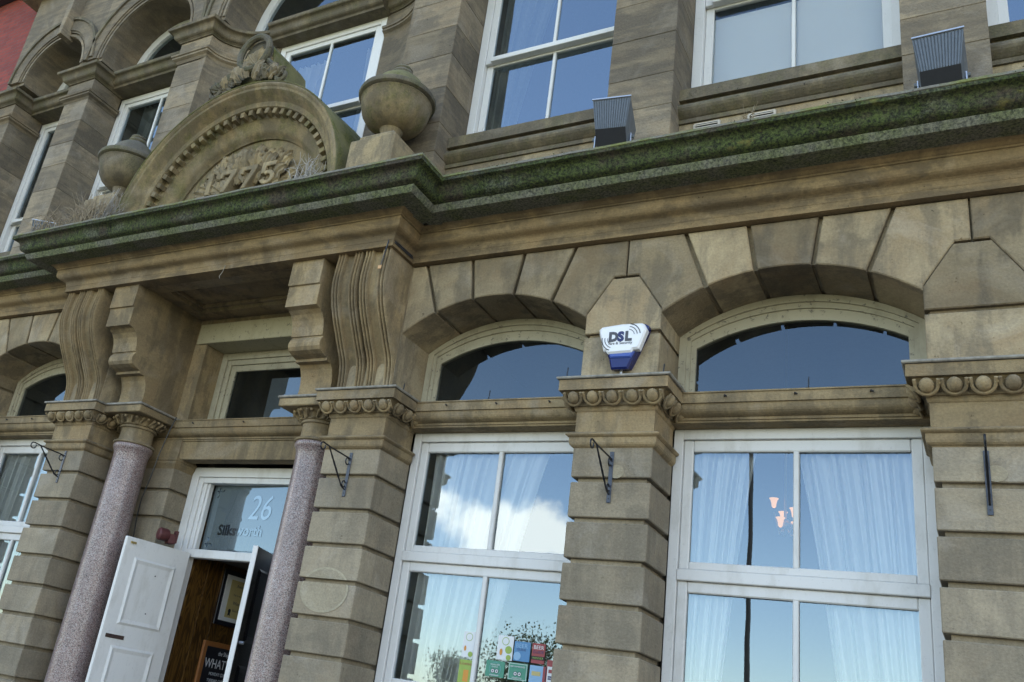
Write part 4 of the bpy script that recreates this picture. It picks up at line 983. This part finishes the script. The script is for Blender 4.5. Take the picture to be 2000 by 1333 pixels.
# ---------------------------------------------------------------- hanging basket brackets
def hbracket(x, z0, z1, lean, label):
    h = tag(empty('hanging_bracket', (x, 0, z0)), label, 'bracket', 'wrought iron basket brackets')
    H = z1 - z0
    MB().box(-.015, .015, -.008, 0, 0, H, .002).build('wall_plate', 'ironblue', h)
    A = [(0, -.012, H - .055), (0, -.06, H - .052), (0, -.30, H - .045), (0, -.395, H - .035)]
    A += [(0, -.395 - .03 * math.sin(t), H - .035 - .030 + .030 * math.cos(t)) for t in [R(25 * i) for i in range(1, 13)]]
    A = [(lean * -p[1], p[1], p[2]) for p in A]
    b = MB()
    b.tube(A, .0065, 6)
    cs = [(0, -.012 - .026 - .026 * math.cos(t), H - .085 + .028 * math.sin(t)) for t in [R(-150 + 30 * i) for i in range(11)]]
    b.tube([(lean * -p[1], p[1], p[2]) for p in cs], .006, 6)
    b.build('arm', 'iron', h, True)
    st = []; n = 16
    for i in range(n + 1):
        t = i / n; st.append((lean * (.06 + .25 * t), -(.06 + .25 * t), .075 + (H - .125) * t ** 1.0))
    rr = [.0065 + .0022 * abs(math.sin(i * 1.15)) if 3 < i < 13 else .0065 for i in range(n + 1)]
    b = MB().tube([(0, -.01, .06)] + st, [.006] + rr, 6)
    b.tube([(0, -.012 - .022 - .022 * math.cos(t), .10 + .026 * math.sin(t)) for t in [R(-150 + 30 * i) for i in range(11)]], .006, 6)
    b.build('brace', 'iron', h, True)
    for zz in (.03, H - .03): MB().tube([(0, -.006, zz), (0, -.011, zz)], .005, 6).build('screw', 'iron', h)
hbracket(-8.222, 3.20, 3.545, 0, 'black scrolled iron bracket on the pier left of the left granite column')
hbracket(-4.53, 3.14, 3.517, 0, 'black scrolled iron bracket on the pier right of the doorway')
hbracket(-2.255, 3.15, 3.52, 0, 'black scrolled iron bracket on the pier under the alarm box')
hbracket(.004, 3.14, 3.522, 0, 'black iron bracket seen end on, on the rightmost pier')

# ---------------------------------------------------------------- floodlights on the cornice
def flood(x, y, rz, label, sc_=1.0):
    f_ = tag(empty('floodlight', (x, y, 5.785)), label, 'floodlight', 'floodlights on the cornice')
    f_.rotation_euler = (0, 0, rz); f_.scale = (sc_, sc_, sc_)
    # tilted body: ribbed sloping front, dark underside
    v = [(-.15, -.16, .52), (.15, -.16, .52), (.12, -.12, .27), (-.12, -.12, .27), (-.12, .05, .06), (.12, .05, .06), (.15, .12, .40), (-.15, .12, .40)]
    MB().add(v, [(0, 1, 2, 3), (3, 2, 5, 4), (1, 6, 5, 2), (0, 3, 4, 7), (4, 5, 6, 7), (0, 7, 6, 1)]).build('body', 'flood', f_)
    for k in range(15):
        t = -.94 + 1.88 * k / 14; MB().add([(t * .15 - .0035, -.1605, .518), (t * .15 + .0035, -.1605, .518), (t * .12 + .003, -.121, .272), (t * .12 - .003, -.121, .272), (t * .15, -.169, .518), (t * .12, -.129, .272)], [(0, 4, 5, 3), (4, 1, 2, 5), (0, 1, 4), (3, 5, 2)]).build('cooling_rib', 'flood', f_)
    MB().add([(-.119, -.124, .266), (.119, -.124, .266), (.119, .046, .056), (-.119, .046, .056), (-.119, -.115, .27), (.119, -.115, .27), (.119, .052, .06), (-.119, .052, .06)], [(0, 1, 2, 3), (0, 4, 5, 1), (1, 5, 6, 2), (2, 6, 7, 3), (3, 7, 4, 0)]).build('visor', 'floodface', f_)
    MB().box(-.156, .156, -.172, -.155, .517, .532, .003).build('top_edge', 'alu', f_)
    for s in (-1, 1):
        MB().box(s * .142 - .005, s * .142 + .005, -.02, .015, .0, .28, .002).build('stirrup_leg', 'alu', f_); MB().tube([(s * .125, 0, .255), (s * .165, 0, .255)], .016, 8).build('pivot_bolt', 'flood', f_)
    MB().box(-.145, .145, -.018, .012, -.0, .008).build('stirrup_foot', 'alu', f_)
    MB().box(-.06, -.02, -.04, .03, .05, .14).build('junction_box', 'floodface', f_)
flood(-2.36, -.27, R(8), 'grey ribbed floodlight turned sideways on the cornice between upper windows', 1.0)
flood(-.08, -.23, R(-2), 'grey ribbed floodlight facing out on the cornice at far right')
flood(-9.55, -.23, R(35), 'grey floodlight on the cornice at the left edge, behind the portico cornice')

# ---------------------------------------------------------------- air vents on the wall under the upper sill
for x, lb in ((-1.765, 'left'), (-1.335, 'right')):
    vt = tag(MB().box(x - .11, x + .11, .222, .24, 6.22, 6.42, .012).build('air_vent', 'vent'), 'beige louvred air vent, the %s one of two behind the cornice' % lb, 'vent', 'louvred vents under the upper sill')
    MB().box(x - .09, x + .09, .2205, .225, 6.24, 6.40).build('opening', 'black', vt)
    for k in range(7): MB().add([(x - .092, .214, 6.245 + .023 * k), (x + .092, .214, 6.245 + .023 * k), (x + .092, .2215, 6.257 + .023 * k), (x - .092, .2215, 6.257 + .023 * k), (x - .092, .216, 6.242 + .023 * k), (x + .092, .216, 6.242 + .023 * k)], [(0, 1, 2, 3), (0, 4, 5, 1), (4, 3, 2, 5)]).build('louvre', 'vent', vt)

# ---------------------------------------------------------------- small fixings on the stone
bl = tag(MB().lathe([(.0, -.05), (.05, -.05), (.062, -.03), (.062, .045), (.05, .06), (.0, .062)], 0, 0, 18).build('alarm_bell', 'bell', None, True), 'rusty red bell on the wall above the white door', 'bell')
bl.rotation_euler = (R(90), 0, R(-25)); bl.location = (-7.05, .53, 2.84)
MB().box(-.07, .04, -.075, .02, -.12, -.05, .006).build('bell_housing', 'bell', bl); MB().box(-.03, .03, -.06, .06, -.14, -.11).build('mounting', 'bell', bl)
tag(MB().tube([(-7.24, .46, 4.06), (-7.28, .45, 3.9), (-7.33, .44, 3.62), (-7.37, .45, 3.40), (-7.44, .47, 3.18), (-7.47, .5, 3.0), (-7.46, .52, 2.78), (-7.45, .53, 2.6)], .006, 6).build('hanging_cable', 'iron', None, True), 'thin black cable hanging down beside the white door', 'cable')
tw = tag(MB().tube([(-4.262, -.415, 5.30), (-4.29, -.42, 5.05), (-4.27, -.43, 5.14), (-4.26, -.41, 5.29)], .004, 5).build('tag_wire', 'ironblue'), 'loose wire loop with an orange tag on the fluted bracket', 'wire')
MB().box(-4.31, -4.275, -.432, -.424, 5.015, 5.05, .002).build('tag', 'copper', tw)
tag(MB().tube([(-6.16, -.412, 5.285), (-6.165, -.42, 5.21), (-6.19, -.425, 5.16), (-6.18, -.42, 5.14)], .004, 5).build('hook', 'lead'), 'bent wire hook under the portico architrave', 'hook')
rd = tag(MB().tube([(-4.212, -.38, 5.285), (-4.209, -.09, 5.285)], .006, 6).build('curtain_rail', 'ironblue'), 'short black rail on the side of the portico architrave', 'rail')
MB().tube([(-4.216, -.38, 5.305), (-4.213, -.09, 5.305)], .004, 6).build('wire', 'ironblue', rd)
M['scar'] = stone('pale unweathered stone', (.30, .25, .165), (.23, .19, .125), (.12, .10, .07), .3, .5, .7, 31, .1, ochre=.2)
M['scarring'] = stone('pale mastic ring', (.36, .31, .21), (.28, .24, .16), (.16, .13, .09), .4, .5, .7, 33, .1, ochre=.1)
def scar(x, z, rx, rz, ring, joint=None):
    """round patch left by a removed fitting, kept off the open joint"""
    n = 40
    for zl, zh in (((z - rz, joint - .034), (joint + .001, z + rz)) if joint else ((z - rz, z + rz),)):
        c = lambda q: (q[0], min(max(q[1], zl), zh))
        o_ = [c((x + rx * math.cos(2 * math.pi * i / n), z + rz * math.sin(2 * math.pi * i / n))) for i in range(n)]
        i_ = [c((x + (rx - ring) * math.cos(2 * math.pi * i / n), z + (rz - ring) * math.sin(2 * math.pi * i / n))) for i in range(n)]
        b = MB().add([(p[0], -.0035, p[1]) for p in o_] + [(p[0], -.0035, p[1]) for p in i_], [(i, (i + 1) % n, n + (i + 1) % n, n + i) for i in range(n)]); b.build('sign_scar', 'scarring', B, fix=False)
        MB().add([(p[0], -.003, p[1]) for p in i_], [tuple(range(n))]).build('sign_scar', 'scar', B, fix=False)
scar(-4.545, 2.385, .235, .178, .016, 2.472)
scar(-2.215, 3.375, .055, .048, .002); scar(.045, 3.385, .057, .048, .002)

for k, (x, y, z) in enumerate(((-2.62, -.10, 4.06), (-1.90, -.08, 4.06), (-1.0, .26, 4.05), (-3.45, .26, 4.05), (-4.16, .05, 4.06))):
    MB().tube([(x, y, z), (x + .004, y, z + .085)], .0045, 5).sphere((x, y, z), (.022, .022, .008), 8, 4).build('bird_wire_post', 'iron', B)
# ---------------------------------------------------------------- dry weeds on the cornice
def weed(x, y, z, n, hgt, spread, mt, label, seed):
    random.seed(seed); b = MB()
    for i in range(n):
        a = random.uniform(0, 6.28); l = hgt * random.uniform(.35, 1.0); sp = spread * random.uniform(.3, 1)
        px, py = x + random.uniform(-spread, spread) * .8, y + random.uniform(-.08, .08); pts = [(px, py, z - .02)]
        for k in range(1, 5):
            t = k / 4; pts.append((px + math.cos(a) * sp * t * t + random.uniform(-.02, .02), py + math.sin(a) * sp * .45 * t * t + random.uniform(-.02, .02), z + l * (t - .35 * t * t * random.random())))
        b.tube(pts, [.005, .0045, .0038, .003, .002], 3, False)
        if random.random() < .6:
            q = Vector(pts[2 + (i % 2)]); b.tube([q, q + Vector((random.uniform(-.1, .1), random.uniform(-.05, .05), random.uniform(.02, .14)))], [.002, .001], 3, False)
    tag(b.build('dry_weed', mt, None, False, False), label, 'dry weed', 'dead weeds rooted on the cornice')
weed(CX - 1.62, -.76, 5.77, 150, .50, .30, 'twig', 'thick tuft of dead brown weeds below the left urn', 3)
weed(CX - 1.42, -.72, 5.77, 80, .50, .12, 'twigg', 'grey matted weed stems between the left urn and the pediment', 4)
weed(CX - 2.15, -.80, 5.77, 70, .34, .34, 'twig', 'sparse dead weeds at the left end of the portico cornice', 5)
weed(CX + 1.36, -.78, 5.77, 44, .34, .16, 'twigg', 'pale dead weeds at the right foot of the pediment', 6)
weed(-1.25, -.50, 5.78, 6, .09, .05, 'twig', 'tiny dry sprig on the cornice right of the vents', 9)
# moss cushions along the edge of the cornice
random.seed(5); b = MB()
def tuft(p, r):
    a = random.uniform(0, 6.28); q = [Vector((math.cos(a + k * 2.1) * r, math.sin(a + k * 2.1) * r, random.uniform(-.3, .3) * r)) for k in range(3)]
    t_ = Vector((random.uniform(-.4, .4), random.uniform(-.9, -.1), random.uniform(.3, 1))) * r
    b.add([p + q[0], p + q[1], p + q[2], p + t_], [(0, 1, 3), (1, 2, 3), (2, 0, 3)])
segs = [((-12.2, YM), (XL, YM)), ((XL, YP), (XR, YP)), ((XR, YP), (XR, YM)), ((XR + .5, YM), (3.5, YM))]
from mathutils import noise as mnz
for (ax, ay), (bx_, by_) in segs:
    L_ = math.hypot(bx_ - ax, by_ - ay); d = Vector(((bx_ - ax) / L_, (by_ - ay) / L_)); nn = Vector((d.y, -d.x))
    for i in range(int(L_ * 1500)):
        t = random.random() * L_; 
        pr, pz = random.choice(CORN[2:]) if random.random() < .97 else (.50, 5.765)
        pr += random.uniform(-.008, .008); pz += random.uniform(-.012, .012)
        pos = Vector((ax + d.x * t + nn.x * pr, ay + d.y * t + nn.y * pr, pz))
        if mnz.noise(pos * 2.3) + .4 * mnz.noise(pos * 9) < .22: continue
        tuft(pos, random.uniform(.003, .008))
mo = b.build('moss_cushion', 'moss', corn, False, False); mo['kind'] = 'stuff'

# ---------------------------------------------------------------- rooms behind the windows
rm = MB()
rm.box(-12.2, 3.9, 5.0, 5.1, 0, 11).box(-12.3, -12.2, .7, 5.1, 0, 11).box(3.9, 4.0, .7, 5.1, 0, 11).box(-12.2, 3.9, .62, 5.0, 5.32, 5.6).box(-12.2, 3.9, .62, 5.0, 11, 11.2).box(-12.2, 3.9, 1.0, 5.0, -.05, .01)
for x in (-7.12, -5.2, -4.6): rm.box(x - .05, x + .05, 1.01, 5.0, .01, 5.3)
for x in (-11.0, -8.2, -4.6, -2.28, -.05, 2.2): rm.box(x - .05, x + .05, .75, 5.0, 5.62, 11)
tag(rm.build('room_shell', 'roomwall'), kind='structure')
def curtain(x0, x1, y, z0, z1, e0, e1, fixed, mt, label, folds=9, name='curtain', top=None):
    """fixed = 'L' or 'R': that edge hangs straight, the other runs from e0 at the top to e1 at the bottom"""
    random.seed(int(abs(x0 * 100) + z0)); ph = random.uniform(0, 6)
    def fn(u, v):
        t = v; ez = e0 + (e1 - e0) * t ** .8
        a, b_ = (x0, ez) if fixed == 'L' else (ez, x1)
        x = a + (b_ - a) * u; s_ = u * folds * 2 * math.pi
        return (x + .012 * math.sin(s_ * .5 + 3 * t), y + .024 * math.sin(s_ + ph + .8 * t) + .010 * math.sin(2.3 * s_ + ph), z1 + (z0 - z1) * t)
    return tag(MB().grid(fn, folds * 10, 14).build(name, mt, None, True, False), label, 'curtain', 'curtains behind the windows')
curtain(-4.10, -2.7, .61, 1.3, 3.82, -2.98, -3.50, 'L', 'voile', 'white curtain in the window beside the doorway, drawn to the left', 10)
curtain(-3.0, -2.62, .61, 1.3, 3.82, -2.80, -2.62, 'R', 'voile', 'white curtain at the right side of the window beside the doorway', 4)
curtain(-1.90, -1.2, .61, 1.3, 3.82, -1.37, -1.66, 'L', 'voile', 'white curtain drawn to the left of the rightmost window', 7)
curtain(-1.2, -.30, .61, 1.3, 3.82, -1.16, -.80, 'R', 'voile', 'white curtain drawn to the right of the rightmost window', 10)
curtain(-10.15, -8.6, .61, 1.3, 3.82, -9.2, -9.5, 'L', 'voile', 'white curtain at the left side of the far left window', 8)
curtain(-9.2, -8.60, .61, 1.3, 3.82, -9.1, -8.9, 'R', 'voile', 'white curtain at the right side of the far left window', 7)
curtain(-4.12, -3.2, .67, 6.7, 9.0, -3.45, -3.86, 'L', 'curtd', 'grey green curtain at the left of the upper window above the alarm box', 7)
curtain(-2.9, -2.55, .67, 6.7, 9.0, -2.86, -2.66, 'R', 'voile', 'white curtain at the right of the upper window above the alarm box', 4)
curtain(CX - .78, CX, .67, 6.3, 8.72, CX - .10, CX - .30, 'L', 'voile', 'white curtain left of the bar in the window behind the pediment', 7)
curtain(CX, CX + .8, .67, 6.3, 8.72, CX + .42, CX + .52, 'R', 'voile', 'white curtain right of the bar in the window behind the pediment', 5)
curtain(-9.75, -8.5, .67, 6.4, 8.8, -9.1, -9.3, 'L', 'curtd', 'grey curtain in the upper window above the left urn', 6)
tag(MB().box(-1.90, -.42, .612, .616, 6.75, 7.83).build('roller_blind', 'voile'), 'white roller blind filling the upper right window', 'blind')
# lit chandelier in the rightmost window
ch = tag(empty('chandelier', (-1.44, 1.9, 3.60)), 'lit chandelier with frosted tulip shades behind the rightmost window', 'chandelier')
MB().tube([(0, 0, 1.7), (0, 0, -.15)], .012, 6).sphere((0, 0, -.1), .05).build('stem', 'brass', ch, True)
for k in range(5):
    a = R(40 + 72 * k); cxx, cyy = .09 * math.cos(a), .09 * math.sin(a); zz = .09 * (k % 3) - .08
    MB().tube([(0, 0, -.1), (cxx * .5, cyy * .5, -.18), (cxx, cyy, -.10 + zz)], .008, 6).build('arm', 'brass', ch, True)
    MB().lathe([(.010, -.06), (.018, -.05), (.021, -.022), (.028, .004), (.038, .018)], cxx, cyy, 14).xf(Matrix.Translation((0, 0, zz))).build('shade', 'glow', ch, True)

# ---------------------------------------------------------------- entrance lobby
lb = tag(MB().box(-7.065, -7.03, 1.02, 3.4, 0, 3.1).build('wood_panel_wall', 'wood'), 'grained brown wood panelling inside the open doorway', 'panelling')
for y in (1.02, 1.24, 1.46, 1.9): MB().box(-7.0295, -7.02, y, y + .012, 0, 3.1).build('batten', 'wood', lb)
tag(MB().box(-5.75, -5.7, 1.02, 3.4, 0, 3.1).build('lobby_wall', 'wood'), 'dark wood lining on the right side of the lobby', 'panelling')
tag(MB().box(-7.06, -5.7, 3.4, 3.45, 0, 3.1).build('lobby_back', 'wood'), 'dark wood wall at the back of the lobby', 'panelling')
tag(MB().box(-7.06, -5.7, 1.02, 3.4, 2.75, 2.8).build('lobby_ceiling', 'roomwall'), kind='structure')
XW = -7.0
fc = tag(MB().box(XW - .018, XW + .0, 1.47, 2.06, 2.13, 2.70, .004).build('framed_certificate', 'frameblk'), 'yellow certificate in a black frame on the lobby wall', 'picture')
MB().box(XW - .0, XW + .003, 1.52, 2.01, 2.18, 2.65).build('mount', 'paper', fc)
MB().box(XW + .003, XW + .005, 1.60, 1.93, 2.22, 2.61).build('certificate', 'parch', fc)
for k, (tx, sz, zz) in enumerate((('Award', .05, 2.54), ('This is to certify', .03, 2.45), ('Winner', .05, 2.36), ('Best Pub', .035, 2.29))): letter(tx, sz, 'grey', fc, (XW + .0055, 1.765, zz), 90, .0006)
n = 16; MB().add([(XW + .0058, 1.66 + .022 * math.cos(6.283 * i / n), 2.29 + .022 * math.sin(6.283 * i / n)) for i in range(n)] + [(XW + .0058, 1.645, 2.275), (XW + .0058, 1.675, 2.275), (XW + .0058, 1.68, 2.235), (XW + .0058, 1.66, 2.25), (XW + .0058, 1.64, 2.235)], [tuple(range(n)), (n, n + 1, n + 2, n + 3, n + 4)]).build('rosette', 'frameblk', fc, fix=False)
bb = tag(MB().box(XW - .02, XW + .012, 1.40, 2.1, .9, 1.955, .004).build('chalkboard', 'pine'), 'chalkboard in an orange wood frame listing what is on', 'chalkboard')
MB().box(XW + .0125, XW + .015, 1.45, 2.05, .95, 1.905).build('board', 'slate', bb)
for tx, sz, zz, al_ in (('the Ship Isis', .06, 1.83, 'CENTER'), ("WHAT'S ON", .13, 1.70, 'CENTER'), ('MONDAY: QUIZ NIGHT', .045, 1.63, 'CENTER'), ('TUESDAY: CURRY NIGHT', .045, 1.565, 'CENTER'), ('WEDNESDAY: OPEN MIC', .045, 1.50, 'CENTER'), ('THURSDAY: LIVE', .045, 1.435, 'CENTER')):
    letter(tx, sz, 'chalk', bb, (XW + .0155, 1.75, zz), 90, .0006, .8, al_)

# ---------------------------------------------------------------- stickers and leaflets behind the glass by the door
def card(x0, x1, z0, z1, mt, label, y=.5225):
    return tag(MB().box(x0, x1, y, y + .003, z0, z1).build('window_sticker', mt), label, 'sticker', 'stickers in the window beside the doorway')
YS = .5222
def dsk(par, x, z, r, mt, sz=1.0, y=None): 
    n = 16; y = y if y is not None else YS - .0006 * (1 + len(par.children)); MB().add([(x + r * math.cos(6.2832 * i / n), y, z + r * sz * math.sin(6.2832 * i / n)) for i in range(n)], [tuple(range(n))]).build('print', mt, par, fix=False)
def rec(par, x0, x1, z0, z1, mt):
    y = YS - .0006 * (1 + len(par.children)); MB().add([(x0, y, z0), (x1, y, z0), (x1, y, z1), (x0, y, z1)], [(0, 1, 2, 3)]).build('print', mt, par, fix=False)
def wrt(par, s_, sz, mt, x, z, sx=1.0): letter(s_, sz, mt, par, (x, YS - .0006 * (1 + len(par.children)), z), 0, .0002, sx)
c = card(-3.23, -3.10, 2.07, 2.245, 'paper', 'white leaflet with lime slices, upper row of the window stickers')
dsk(c, -3.165, 2.205, .03, 'printlime'); dsk(c, -3.165, 2.205, .025, 'paper'); dsk(c, -3.135, 2.145, .028, 'printlime'); dsk(c, -3.13, 2.09, .02, 'printlime'); dsk(c, -3.195, 2.125, .012, 'printorange', 2)
c = card(-3.09, -2.96, 2.076, 2.215, 'printblue', 'blue beer guide leaflet, upper row of the window stickers'); wrt(c, 'BEER', .045, 'printsky', -3.03, 2.17); wrt(c, 'GUIDE', .025, 'navy', -3.03, 2.15); dsk(c, -3.06, 2.11, .03, 'printsky')
c = card(-2.945, -2.842, 2.075, 2.216, 'printred', 'red beer guide leaflet, upper row of the window stickers'); wrt(c, 'BEER', .038, 'paper', -2.893, 2.175); wrt(c, 'GUIDE', .03, 'navy', -2.893, 2.145); rec(c, -2.945, -2.842, 2.10, 2.125, 'slate'); wrt(c, 'WINNER', .022, 'printlime', -2.893, 2.105)
def owl(par, x, z):
    for s in (-1, 1): dsk(par, x + s * .017, z, .016, 'slate'); dsk(par, x + s * .017, z, .0125, 'paper'); dsk(par, x + s * .017, z, .006, 'slate')
c = card(-3.305, -3.152, 1.943, 2.058, 'printgreen', 'green travellers choice sticker, left of the two green ones'); dsk(c, -3.228, 2.0, .048, 'printsky'); dsk(c, -3.228, 2.0, .0465, 'printgreen'); owl(c, -3.228, 1.985); wrt(c, "TRAVELLERS'", .014, 'paper', -3.228, 2.025); wrt(c, 'CHOICE', .014, 'paper', -3.228, 2.01); wrt(c, 'tripadvisor', .018, 'paper', -3.228, 1.95)
c = card(-3.12, -2.965, 1.94, 2.062, 'printgreen', 'green recommended sticker, right of the two green ones'); rec(c, -3.115, -2.97, 1.945, 2.057, 'paper'); rec(c, -3.112, -2.973, 1.948, 2.054, 'printgreen'); owl(c, -3.042, 1.985); wrt(c, 'RECOMMENDED', .016, 'paper', -3.042, 2.03); wrt(c, 'tripadvisor', .018, 'paper', -3.042, 1.952)
c = card(-2.948, -2.822, 1.90, 2.06, 'printsky', 'pale blue poster with a red edge beside the green stickers'); rec(c, -2.842, -2.823, 1.90, 2.06, 'printred'); rec(c, -2.93, -2.86, 1.99, 2.02, 'parch')
c = card(-2.816, -2.75, 1.88, 2.11, 'printred', 'red and white card payment sticker at the pier edge'); rec(c, -2.81, -2.755, 1.89, 2.065, 'paper'); rec(c, -2.80, -2.765, 2.02, 2.045, 'printred'); rec(c, -2.80, -2.765, 1.975, 2.0, 'navy'); wrt(c, 'VISA', .016, 'paper', -2.782, 1.981)
c = card(-3.533, -3.405, 1.83, 2.037, 'printlime', 'lime green poster with a glass of beer, left of the window bar'); rec(c, -3.49, -3.445, 1.88, 1.965, 'printorange'); wrt(c, 'Licensed', .032, 'printred', -3.47, 2.0)
c = card(-3.525, -3.42, 2.055, 2.245, 'paper', 'white cocktail leaflet above the lime green poster'); dsk(c, -3.475, 2.205, .03, 'printlime'); dsk(c, -3.475, 2.205, .026, 'paper'); dsk(c, -3.50, 2.12, .01, 'printorange', 2); dsk(c, -3.45, 2.08, .02, 'printlime')

# ---------------------------------------------------------------- the brick neighbour on the left
nb = tag(empty('brick_house', (-14, .2, 0)), 'red brick neighbouring house at the upper left edge', 'building')
MB().box(-4, 1.715, 0, 5, 0, 11.6).build('wall', 'brick', nb)
MB().box(-4.2, 1.70, -.35, 5.2, 11.62, 12.2).build('eave', 'eave', nb)
MB().tube([(1.55, -.03, 0), (1.55, -.03, 11.6)], .012, 6).build('cable', 'iron', nb)

# ---------------------------------------------------------------- across the street (mirrored in the glass)
def tree(x, y, h, seed, label, nleaf=9000, dens=1.0):
    random.seed(seed); t_ = tag(empty('leafy_tree', (x, y, 0)), label, 'tree', 'trees across the street')
    tr = MB(); tr.tube([(0, 0, -.2), (.05, 0, h * .25), (-.05, .1, h * .5), (.05, 0, h * .85)], [h * .022, h * .018, h * .012, .02], 8)
    tips = []
    for i in range(26):
        z = h * random.uniform(.22, .8); a = random.uniform(0, 6.28); l = h * random.uniform(.16, .32) * (1.15 - z / h * .6)
        e = Vector((math.cos(a) * l, math.sin(a) * l, z + l * random.uniform(.3, .8))); tr.tube([(0, 0, z), tuple(e * .5 + Vector((0, 0, z * .5)) * 1.0), tuple(e)], [.05, .03, .012], 5); tips.append(e); tips.append(e * .6 + Vector((0, 0, z * .4)))
    tr.build('trunk', 'bark', t_)
    lf = MB()
    for i in range(nleaf):
        c = random.choice(tips); r_ = h * .075; p = c + Vector((random.gauss(0, r_), random.gauss(0, r_), random.gauss(0, r_ * .8))); s_ = random.uniform(.04, .075)
        u = Vector((random.uniform(-1, 1), random.uniform(-1, 1), random.uniform(-1, 1))).normalized() * s_; v = u.cross(Vector((random.uniform(-1, 1), random.uniform(-1, 1), random.uniform(-1, 1)))).normalized() * s_ * .6
        lf.add([p - u, p + v, p + u, p - v], [(0, 1, 2, 3)])
    lf.build('crown', 'leafm', t_, False, False)
tree(-15.0, -27, 5.6, 21, 'leafy tree across the street mirrored low in the window by the door')
tree(-20.5, -30, 4.4, 22, 'smaller tree across the street, mirrored further left')
tree(-11.5, -30, 4.0, 23, 'low tree across the street, nearest the thin pole')
tree(-25.5, -29, 4.6, 24, 'leftmost tree across the street')
lp = tag(empty('street_pole', (-3.22, -8.0, 0)), 'thin dark pole on the street mirrored in the rightmost window', 'pole')
MB().lathe([(.07, -.2), (.07, .9), (.045, 1.0), (.038, 4.0), (.034, 6.7), (.0, 6.72)], 0, 0, 14).build('shaft', 'iron', lp, True)
MB().sphere((0, 0, 6.74), .045).build('finial', 'iron', lp, True)
